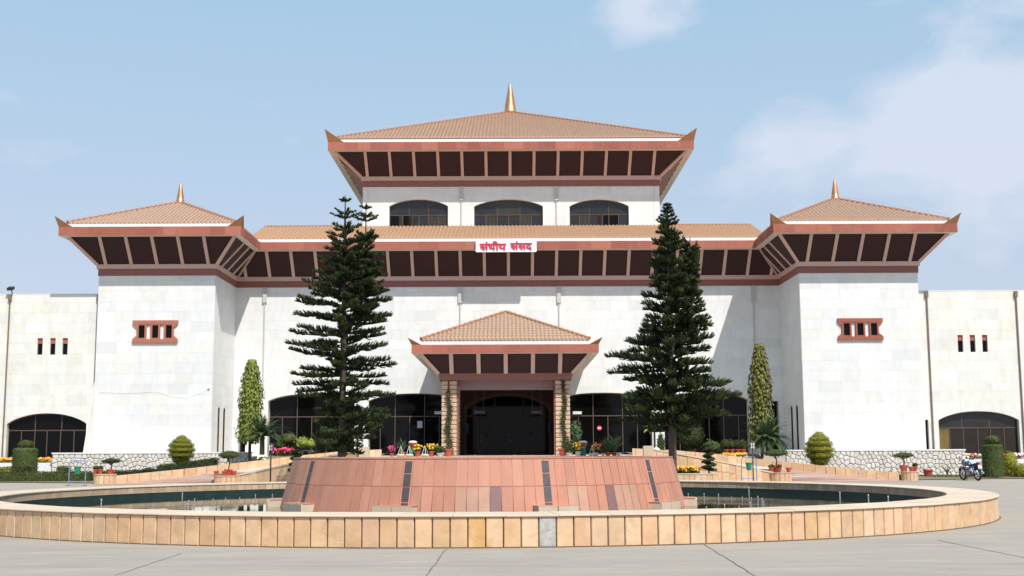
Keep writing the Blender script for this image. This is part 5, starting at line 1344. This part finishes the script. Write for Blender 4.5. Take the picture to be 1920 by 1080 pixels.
flowers(W(554, 845, 66.3)[0], W(606, 845, 66.3)[0], 66.1, 66.5, FL-.02, .30, [fl_m, fl_w, fl_w], 'white and magenta flowers below the lime green shrub', 120, fs=.07)
flowers(W(484, 850, 65.6)[0], W(500, 850, 65.6)[0], 65.5, 65.8, 1.0, .32, [fl_w, mat('cream_petals', (.7,.72,.4), .6)], 'pale cream flowers at the foot of the left cycad', 60, fs=.09)
flowers(W(1353, 845, 65.5)[0], W(1400, 845, 65.5)[0], 65.3, 65.7, 1.05, .30, [fl_y, fl_y, fl_o], 'yellow flowers along the kerb below the right column tree', 200, fs=.075)
flowers(W(1375, 835, 67)[0], W(1400, 835, 67)[0], 66.8, 67.1, FL, .4, [fl_r, fl_m], 'dark red flowers behind the yellow ones at the right kerb', 40, fs=.06, leafm=hedge_d)
# ---- flower pots
def potmesh(r, h, mt):
    m = MB(); m.lathe([(r*.62, 0), (r*.94, h*.8), (r*1.06, h*.8), (r*1.08, h), (r*.92, h), (r*.88, h*.86)], 14); return m
def pot(x, y, z, r, h, lab, mt=pot_m, plant=None, pm=None, ph=.25, pr=.2, fl=None, name='flower_pot', cat='flower pot', group=None):
    th = thing(name, lab, cat, (x, y, z), group)
    m = MB(); m.lathe([(r*.62, z), (r*.94, z+h*.8), (r*1.06, z+h*.8), (r*1.08, z+h), (r*.92, z+h), (r*.86, z+h*.86)], 14, (x, y, 0)); obj('pot', m, mt, th)
    if plant == 'bush':
        m = MB(); foliage(m, (x, y, z+h+ph*.5), (pr, pr, ph*.55), int(260*pr/.2), .08, .6); obj('leaves', m, pm or hedge_m, th)
    elif plant == 'bonsai':
        m = MB(); m.tube([(x, y, z+h*.8), (x+.05, y, z+h+ph*.35), (x-.02, y, z+h+ph*.75)], [.035, .03, .02], 6)
        for a in (0, 2.1, 4.2): m.tube([(x, y, z+h+ph*.5), (x+pr*.5*cos(a), y+pr*.5*sin(a), z+h+ph*.8)], [.02, .012], 5)
        obj('stem', m, bark_m, th); m = MB(); foliage(m, (x, y, z+h+ph*.86), (pr, pr*.8, ph*.20), int(2600*pr*pr), .06, .9, (.85, 1.05)); foliage(m, (x+pr*.1, y, z+h+ph*.98), (pr*.7, pr*.6, ph*.14), int(1200*pr*pr), .06, .9); obj('leaves', m, pm or hedge_m, th)
    elif plant == 'grass':
        m = MB()
        for _ in range(46):
            a, t = R_.uniform(0, 6.28), R_.uniform(.05, .75); L = ph*R_.uniform(.6, 1.15); d = Vector((cos(a)*sin(t), sin(a)*sin(t), cos(t))); p = Vector((x, y, z+h*.9)); q = p+d*L*.6; e = q+(d+Vector((cos(a)*.4, sin(a)*.4, -.35)))*L*.4; s = Vector((-sin(a), cos(a), 0))*.016; m.ct = R_.uniform(.001, .999)
            m.add([tuple(p-s), tuple(p+s), tuple(q+s), tuple(q-s), tuple(e)], [(0, 1, 2, 3), (3, 2, 4)])
        obj('leaves', m, pm or palm_m, th)
    elif plant == 'flowers':
        m = MB()
        for _ in range(110): p = Vector((x, y, z+h+ph*.35))+Vector((R_.gauss(0, pr*.4), R_.gauss(0, pr*.4), R_.uniform(-.35, .4)*ph)); m.ct = R_.uniform(.001, .999); leaf(m, p, rv(), rv(), .09, .05)
        obj('leaves', m, hedge_m, th); m = MB()
        for _ in range(34):
            p = Vector((x, y-.02, z+h+ph*.6))+Vector((R_.gauss(0, pr*.5), R_.gauss(0, pr*.4)-.03, R_.uniform(-.3, .45)*ph)); s = .055*R_.uniform(.7, 1.2)
            m.ct = R_.uniform(.001, .999); m.ball(tuple(p), (s, s*.6, s*.8), 6, 3)
        obj('flowers', m, fl or fl_y, th, True)
    return th
def pier_pots(P, side, big, lab, label_b):
    cx, Y, zt, r = P; z = zt+.004
    x_, ztop, lw, lh = big
    X = W(x_, 880, Y)[0]; zz = W(x_, ztop, Y)[1]
    pot(X, Y+.12, z, .20 if label_b[1] else .15, .34 if label_b[1] else .2, label_b[0], pot_m, 'bonsai', hedge_m, zz-z-(.34 if label_b[1] else .2), lw, name='bonsai_pot', cat='potted bonsai')
    return z
for P, bx_, tops, lw, lab, offs_ in (
    (P1, 206, 862, .46, 'left pier of the left ramp mouth', ((-.42, -.12, 'leftmost'), (-.14, -.3, 'middle'), (.32, -.28, 'rightmost'))),
    (P2, 427, 849, .52, 'right pier of the left ramp mouth', ((-.42, -.2, 'leftmost'), (.0, -.36, 'middle'), (.40, -.2, 'rightmost'))),
    (P3, 1456, 846, .62, 'left pier of the right ramp mouth', ((-.42, -.1, 'leftmost'), (-.1, -.34, 'middle'), (.40, -.12, 'rightmost'))),
    (P4, 1696, 851, .48, 'right pier of the right ramp mouth', ((-.38, .0, 'leftmost'), (.02, -.28, 'middle'), (.36, -.05, 'rightmost')))):
    z = P[2]+.004; X = W(bx_, 880, P[1])[0]; X = max(P[0]-P[3]*.6, min(P[0]+P[3]*.6, X)); zz = W(bx_, tops, P[1])[1]
    hh = .3 if P is not P1 else .2
    pot(X, P[1]+.14, z, .21, hh, 'flat topped bonsai in a red pot on the %s' % lab, pot_m, 'bonsai', hedge_m if P is not P1 else hedge_d, zz-z-hh, lw, name='bonsai_pot', cat='potted bonsai')
    for (dx, dy, w_) in offs_:
        g_ = R_.random() < .6
        pot(P[0]+dx*P[3]/.55, P[1]+dy, z, .135, .23, 'small red pot, %s of three on the %s' % (w_, lab), pot_m, 'bush' if g_ else None, hedge_m, .14, .11)
X, _ = W(1740, 890, 68); pot(X, 68, .03, .26, .42, 'lone red urn standing on the ground in front of the right stone wall', pot_m, None)
# potted row on the landing edge, left and right of the porch
YE = 58.0; zE = FL
def ep(px): return W(px, 850, YE)[0]
items = [(734, .11, .16, pot_m, 'flowers', fl_m, .3, .2, 'pink flowers in a clay pot, leftmost on the edge left of the entrance'),
 (754, .15, .22, pot_m, 'grass', None, .75, .2, 'long grassy leaves in a red pot left of the left litter bin'),
 (783, .14, .24, pot_m, 'flowers', fl_y, .28, .2, 'yellow flowers in a red pot just right of the left bin'),
 (809, .14, .24, pot_m, 'flowers', fl_y, .32, .2, 'yellow orange flowers in a red pot midway between the left bin and the pillar'),
 (825, .15, .16, wpot_m, 'bush', hedge_m, .3, .24, 'green plant in a white pot beside the left pillar'),
 (840, .20, .34, pot_m, None, None, 0, 0, 'big empty red pot at the foot of the left creeper'),
 (1055, .20, .34, pot_m, None, None, 0, 0, 'big empty red pot at the foot of the right creeper'),
 (1067, .15, .14, wpot_m, 'bush', hedge_m, .6, .30, 'leafy plant in a white pot beside the right pillar'),
 (1084, .14, .2, wpot_m, 'flowers', fl_y, .4, .2, 'yellow flowers in a white pot just left of the right bin'),
 (1117, .14, .14, wpot_m, 'flowers', fl_o, .42, .22, 'orange flowers in a low white pot right of the right bin'),
 (1140, .15, .16, pot_m, 'grass', None, .8, .2, 'tall grass in a red pot right of the entrance'),
 (1152, .15, .16, pot_m, 'grass', None, .95, .2, 'tallest grass in a red pot, near the right end of the row'),
 (1131, .10, .12, wpot_m, 'bush', hedge_m, .14, .1, 'little white pot with a small plant before the tall grass'),
 (1160, .13, .14, wpot_m, None, None, 0, 0, 'low empty white pot at the right end of the row')]
for (px, r, h, mt, pl_, fl_, ph, pr, lab) in items: pot(ep(px), YE+R_.uniform(-.08, .15), zE, r, h, lab, mt, pl_, None if pl_ != 'bush' else fl_, ph, pr, fl_)
# row of red pots by the right kerb
for px, lab in ((1300, 'leftmost'), (1361, 'second'), (1372, 'third'), (1383, 'fourth'), (1393, 'rightmost')):
    X, _ = W(px, 840, 66.3); pot(X, 66.35, FL, .17, .28, 'red clay pot in the garden row behind the right kerb, %s' % lab, pot_m, 'bush', hedge_m if px != 1383 else hedge_d, .5 if px > 1360 else .35, .24)
# pots with white round bowls under the palms
for px, lab in ((1231, 'right'), (674, 'left')):
    X, _ = W(px, 848, 62); m = MB(); m.smooth = True; m.ball((X, 62, FL+.2), (.2, .2, .2), 14, 8); tag(obj('garden_globe', m, wpot_m), 'round white globe on the landing beside the %s conifer trunk' % lab, 'globe lamp')
# penguin shaped litter bins: green body, red funnel, white lid
for px, lab in ((774, 'left'), (1093, 'right')):
    X, zt = W(px, 829, YE+.3); th = thing('litter_bin', 'green litter bin with a red and white open funnel top, %s of the entrance' % lab, 'litter bin', (X, YE+.3, zE))
    m = MB(); m.lathe([(.13, zE), (.14, zE+.08), (.11, zE+.1), (.10, zt-.26)], 14, (X, YE+.3, 0)); obj('body', m, green_m, th)
    m = MB(); m.lathe([(.10, zt-.26), (.17, zt-.14), (.21, zt-.03), (.18, zt-.02), (.13, zt-.1)], 14, (X, YE+.3, 0)); obj('funnel', m, pot_m, th)
    m = MB(); m.lathe([(.205, zt-.03), (.2, zt+.02), (.12, zt+.06), (.03, zt+.07)], 14, (X, YE+.3, 0)); obj('lid', m, wpot_m, th)
# white tripod holders
for i, (px, s) in enumerate(((752, 'left of the left bin'), (768, 'touching the left bin'), (797, 'between the two yellow flower pots'), (1110, 'right of the right bin'))):
    X = ep(px); th = thing('plant_stand', 'conical wire plant stand with a pale base, %s' % s, 'plant stand', (X, YE-.2, zE))
    m = MB()
    for k in range(5): a = 2*pi*k/5; m.tube([(X+.17*cos(a), YE-.2+.17*sin(a), zE+.05), (X, YE-.2, zE+.5)], .009, 4)
    obj('wires', m, wpot_m, th); m = MB(); m.lathe([(.14, zE), (.2, zE+.05), (.2, zE+.09), (.05, zE+.12)], 12, (X, YE-.2, 0)); obj('base', m, mat('lime_white', (.6,.65,.42), .5), th)
# creepers in the pillar grooves
for (px, top, w, lab) in ((841.5, 733, .16, 'left'), (1057, 712, .12, 'right')):
    X, zt = W(px, top, YO-.05); th = thing('creeper', 'dark creeper climbing the %s porch pillar' % lab, 'creeper', (X, YO-.05, FL)); m = MB(); m.tube([(X+.05*sin(k*1.1), YO-.03, FL+(zt-FL)*k/10) for k in range(11)], .025, 5); obj('stem', m, bark_m, th)
    m = MB(); H = zt-FL
    for _ in range(850):
        f = R_.random(); z = FL+H*f; ww = w*(1.15-.6*f); p = Vector((X+.05*sin(f*11)+R_.gauss(0, ww*.6), YO-.05+R_.uniform(-.09, .06), z)); m.ct = R_.uniform(.001, .999); leaf(m, p, Vector((0, -1, .3))+rv()*.6, rv(), .085, .06)
    obj('leaves', m, leafmat('creeper_leaves', (.055,.055,.02), (.08,.07,.028), (.035,.035,.015)), th)
X, Z = W(1080, 808, 62.5); th = thing('leafy_plant', 'round leafed plant in front of the glass right of the porch pillar', 'plant', (X, 62.5, FL)); m = MB(); foliage(m, (X, 62.5, Z), (.3, .3, .5), 300, .14, .3, (.5, 1.1)); obj('leaves', m, palm_m, th); m = MB(); m.tube([(X, 62.5, FL), (X, 62.5, Z)], .03, 6); obj('stem', m, bark_m, th)
for px, lab in ((1240, 'dark columnar little cypress right of the small pale fan palm'),):
    X, Z = W(px-1, 826, 63.5); shrub('small_cypress', lab, 'shrub', [((X, 63.5, FL+.5), (.22, .22, .6))], hedge_d, (X, 63.5, FL), .07)
# ================================================================= STREET FURNITURE
def bucket_stand(x0, x1, Y, zt, lab):
    cx = (x0+x1)/2; th = thing('bucket_stand', 'blue pipe stand %s' % lab, 'stand', (cx, Y, 0)); r = .024
    for s, x in ((-1, x0), (1, x1)):
        m = MB(); m.tube([(x, Y, .03), (x, Y, zt-.12), (x-s*.1, Y, zt)], r, 8); obj('post', m, blue_m, th)
        m = MB(); m.tube([(x, Y-.28, .03), (x, Y+.28, .03)], r, 8); m.tube([(x-.14, Y-.1, .03), (x+.10, Y-.1, .03)], r*.9, 6); obj('foot', m, blue_m, th)
    m = MB(); m.tube([(x0+.1, Y, zt), (x1-.1, Y, zt)], r, 8); obj('top_rail', m, blue_m, th)
    m = MB(); m.tube([(x0, Y, .20), (x1, Y, .20)], r*.8, 8); obj('lower_rail', m, blue_m, th)
    bz = zt-.62
    bu = thing('bucket', 'green plastic bucket hanging in the blue stand %s' % lab, 'bucket', (cx, Y, bz)); m = MB(); m.lathe([(.105, bz), (.155, bz+.32), (.17, bz+.33), (.17, bz+.36), (.14, bz+.36), (.09, bz+.03)], 16, (cx, Y, 0)); obj('pail', m, green_m, bu)
    m = MB(); m.tube([(cx-.16, Y, bz+.33), (cx-.13, Y, zt-.12), (cx, Y, zt-.02), (cx+.13, Y, zt-.12), (cx+.16, Y, bz+.33)], .008, 5); obj('handle', m, metal_m, bu)
YB = 58.0
bucket_stand(W(129, 900, YB)[0], W(160, 900, YB)[0], YB, W(145, 864, YB)[1], 'left of the left ramp')
bucket_stand(W(1391, 900, YB+1)[0], W(1419, 900, YB+1)[0], YB+1, W(1405, 857, YB+1)[1], 'right of the stone cone')
for px, lt, lab, Y in ((508.5, 833, 'left', 57.0), (1410.5, 829, 'right', 57.5)):
    X, zt = W(px, lt, Y); th = thing('garden_lamp', 'thin dark lamp post with a small white lantern %s of the stone cone' % lab, 'lamp post', (X, Y, 0))
    m = MB(); m.tube([(X, Y, 0), (X, Y, zt-.28)], .032, 7); m.lathe([(.1, 0), (.1, .05), (.04, .12)], 10, (X, Y, 0)); obj('post', m, bark_m, th)
    m = MB(); m.box(X-.09, X+.09, Y-.09, Y+.09, zt-.28, zt-.04); obj('lantern', m, wpot_m, th)
    m = MB()
    for (a, b) in ((-1, -1), (-1, 1), (1, -1), (1, 1)): m.box(X+a*.1-.012, X+a*.1+.012, Y+b*.1-.012, Y+b*.1+.012, zt-.29, zt-.03)
    m.box(X-.012, X+.012, Y-.104, Y-.092, zt-.28, zt-.04); m.box(X-.1, X+.1, Y-.104, Y-.092, zt-.17, zt-.15); m.lathe([(.14, zt-.03), (.02, zt+.05)], 4, (X, Y, 0)); obj('lantern_cage', m, bark_m, th)
# low hoops and dry shoot by the right kerb
for px in (1650, 1668):
    X, _ = W(px, 890, 62.6); m = MB(); m.tube([(X, 62.3, 0), (X-.03, 62.3, .5), (X+.06, 62.35, .62), (X+.14, 62.4, .5)], .02, 6); tag(obj('white_hoop', m, wpot_m), 'short bent white pipe against the right kerb, %s one' % ('left' if px == 1650 else 'right'), 'pipe')
X, _ = W(1776, 885, 69); m = MB()
for k in range(7): a = -1+k*.33; m.tube([(X, 69, 0), (X+.05*a, 69, .3), (X+.28*a, 69+.1*cos(k), .62+.1*cos(k*2))], [.035, .025, .008], 5)
tag(obj('bare_shrub', m, bark_m), 'bare brown twiggy shrub in front of the right stone wall', 'shrub')
# grass verge in front of the right stone wall
m = MB()
for _ in range(3800):
    x = R_.uniform(22.5, 30); y = R_.uniform(66.2, 70.3); m.ct = R_.uniform(.001, .999); p = Vector((x, y, .05)); leaf(m, p, Vector((0, -1, .4))+rv()*.5, Vector((0, 0, 1))+rv()*.4, R_.uniform(.05, .13), .03)
g_ = obj('verge_grass', m, hedge_m, None, True); tag(g_, 'thin green grass strip at the foot of the right stone wall', 'grass')
m = MB()
for sx_ in (-1, 1):
    for _ in range(5200):
        x = R_.uniform(7.5, 19); f = R_.random(); y0 = 65.1-min(1, max(0, (x-9)/10.6))*2.6; y = y0+f*(68.6-y0)
        zg = max(.1, min(1.3, 1.3-(x-9)*.118))+.03+.09*min(1, f*2); xx = CXM+sx_*x if True else 0
        m.ct = R_.uniform(.001, .999); leaf(m, Vector((xx, y, zg)), Vector((0, -1, .6))+rv()*.6, Vector((0, 0, 1))+rv()*.6, R_.uniform(.05, .12), .04)
g_ = obj('garden_grass', m, hedge_m, None, True); tag(g_, 'short grass on the sloping garden beds beside the ramps', 'grass')
# ================================================================= MOTORCYCLE
MX, MY = W(1825, 900, 61)[0], 61.3
bike = thing('motorcycle', 'blue and black motorcycle with a red tail light parked before the right stone wall', 'motorcycle', (0, 0, 0))
chrome = mat('chrome', (.7,.7,.7), .2, .05, 5, metal=1.0); bikeblue = mat('blue_metallic', (.02,.05,.16), .25, .1, 5, coat=.6); bikeblk = mat('black_plastic', (.018,.018,.02), .35, .1, 5); redl = mat('red_lens', (.55,.02,.02), .2, .05, 5)
# built along +x = forward, ground z=0
def wheel(cx, nm):
    m = MB(); R0, rt = .265, .052; n = 28; k = 8
    for i in range(n):
        for j in range(k):
            a, b = 2*pi*i/n, 2*pi*j/k; r = R0+rt*cos(b); m.v.append((cx+r*cos(a), rt*sin(b), .317+r*sin(a)))
    for i in range(n):
        for j in range(k): m.face([i*k+j, ((i+1) % n)*k+j, ((i+1) % n)*k+(j+1) % k, i*k+(j+1) % k])
    w_ = obj('wheel', m, black_m, bike)
    m = MB(); rr_ = .222
    pts = [(cx+rr_*cos(2*pi*i/24), 0, .317+rr_*sin(2*pi*i/24)) for i in range(25)]; m.tube(pts, .018, 6, False)
    for i in range(6): a = 2*pi*i/6; m.tube([(cx+.04*cos(a), 0, .317+.04*sin(a)), (cx+rr_*cos(a), 0, .317+rr_*sin(a))], .014, 5)
    m.tube([(cx, -.07, .317), (cx, .07, .317)], .04, 8); obj('rim', m, metal_m, w_)
    m = MB(); m.tube([(cx, .05, .317), (cx, .055, .317)], .12, 14); obj('brake_disc', m, chrome, w_)
wheel(.64, 'f'); wheel(-.62, 'r')
m = MB()
for s in (-1, 1): m.tube([(.64, s*.09, .317), (.40, s*.085, .88)], .024, 8)
obj('front_fork', m, chrome, bike)
m = MB(); m.tube([(.36, -.09, .9), (.30, -.2, 1.0), (.18, -.36, 1.02)], .014, 6); m.tube([(.36, .09, .9), (.30, .2, 1.0), (.18, .36, 1.02)], .014, 6); m.tube([(.36, -.09, .9), (.36, .09, .9)], .018, 6); m.tube([(.21, -.33, 1.02), (.16, -.40, 1.02)], .022, 6); m.tube([(.21, .33, 1.02), (.16, .40, 1.02)], .022, 6); obj('handlebar', m, black_m, bike)
for s in (-1, 1):
    m = MB(); m.tube([(.26, s*.25, 1.02), (.28, s*.3, 1.14)], .008, 5); m.ball((.28, s*.31, 1.17), (.02, .06, .04), 8, 5); obj('mirror', m, bikeblk, bike)
m = MB(); m.smooth = True; m.ball((.47, 0, .86), (.13, .12, .14), 12, 8); h_ = obj('headlamp_cowl', m, bikeblue, bike)
m = MB(); m.smooth = True; m.ball((.54, 0, .85), (.07, .085, .085), 12, 8); obj('headlight', m, chrome, h_)
def loft(mb, secs, n=12):
    base = len(mb.v)
    for (x, zc_, w, h) in secs:
        for j in range(n): a = 2*pi*j/n; mb.v.append((x, w*cos(a), zc_+h*sin(a)*(1 if sin(a) > 0 else .8)))
    for i in range(len(secs)-1):
        for j in range(n): mb.face([base+i*n+j, base+(i+1)*n+j, base+(i+1)*n+(j+1) % n, base+i*n+(j+1) % n])
    mb.face([base+j for j in range(n)]); mb.face([base+(len(secs)-1)*n+j for j in range(n-1, -1, -1)])
m = MB(); m.smooth = True; loft(m, [(.36, .80, .05, .05), (.28, .83, .13, .10), (.12, .84, .155, .13), (-.02, .80, .13, .10), (-.10, .77, .09, .06)]); obj('fuel_tank', m, bikeblue, bike)
m = MB(); m.smooth = True; loft(m, [(-.06, .77, .09, .04), (-.18, .77, .125, .05), (-.42, .79, .125, .05), (-.62, .84, .11, .045), (-.76, .88, .07, .03)]); obj('seat', m, bikeblk, bike)
m = MB(); m.smooth = True; loft(m, [(-.10, .66, .10, .09), (-.35, .67, .11, .08), (-.62, .76, .09, .06), (-.84, .84, .05, .035)]); obj('side_cover', m, bikeblue, bike)
m = MB(); m.box(-.88, -.82, -.07, .07, .78, .87); obj('tail_light', m, redl, bike)
m = MB(); m.box(-.90, -.885, -.10, .10, .60, .74); obj('number_plate', m, wpot_m, bike)
m = MB(); loft(m, [(-.86, .70, .07, .03), (-.92, .50, .06, .02)], 8); m.tube([(-.62+.33*cos(a_), 0, .317+.36*sin(a_)) for a_ in (.6, 1.0, 1.4, 1.8, 2.2, 2.6)], .06, 6); obj('rear_mudguard', m, bikeblk, bike)
m = MB(); m.tube([(.64+.35*cos(a_), 0, .317+.35*sin(a_)) for a_ in (.5, .9, 1.3, 1.7, 2.1, 2.5)], .055, 6); obj('front_mudguard', m, bikeblue, bike)
m = MB(); m.box(-.06, .20, -.11, .11, .26, .46); m.tube([(.16, 0, .42), (.22, 0, .64)], [.09, .085], 10)
for k in range(5): m.box(.10, .31, -.11, .11, .46+k*.034, .472+k*.034)
m.tube([(-.02, -.15, .36), (-.02, .15, .36)], .10, 12); obj('engine', m, metal_m, bike)
m = MB(); m.tube([(.38, 0, .78), (.30, 0, .36), (.1, 0, .24), (-.25, 0, .26)], .022, 6); m.tube([(.38, 0, .76), (-.1, 0, .70), (-.6, 0, .74)], .022, 6)
for s in (-1, 1): m.tube([(-.1, s*.07, .66), (-.2, s*.09, .34), (-.62, s*.09, .317)], .02, 6)
obj('frame', m, black_m, bike)
for s in (-1, 1):
    m = MB(); m.tube([(-.62, s*.11, .33), (-.46, s*.11, .70)], .028, 8); obj('shock_absorber', m, chrome, bike)
m = MB(); m.tube([(.24, -.08, .52), (.32, -.10, .34), (.15, -.13, .22), (-.2, -.15, .24), (-.35, -.16, .28), (-.86, -.17, .40)], [.02, .02, .022, .03, .05, .055], 10); obj('exhaust', m, chrome, bike)
m = MB(); m.tube([(-.62, .17, .56), (-.25, .17, .52)], .015, 5); m.tube([(-.7, .12, .86), (-.88, .1, .93), (-.88, -.1, .93), (-.7, -.12, .86)], .014, 6); obj('grab_rail', m, chrome, bike)
m = MB(); m.tube([(-.02, .10, .28), (-.10, .34, .01)], .012, 5); obj('side_stand', m, black_m, bike)
bike.location = (MX, MY, 0.0); bike.rotation_euler = (radians(-4), 0, radians(102))
for ob in bpy.data.objects:
    if ob.get('label') == '': del ob['label']
bpy.context.view_layer.update()
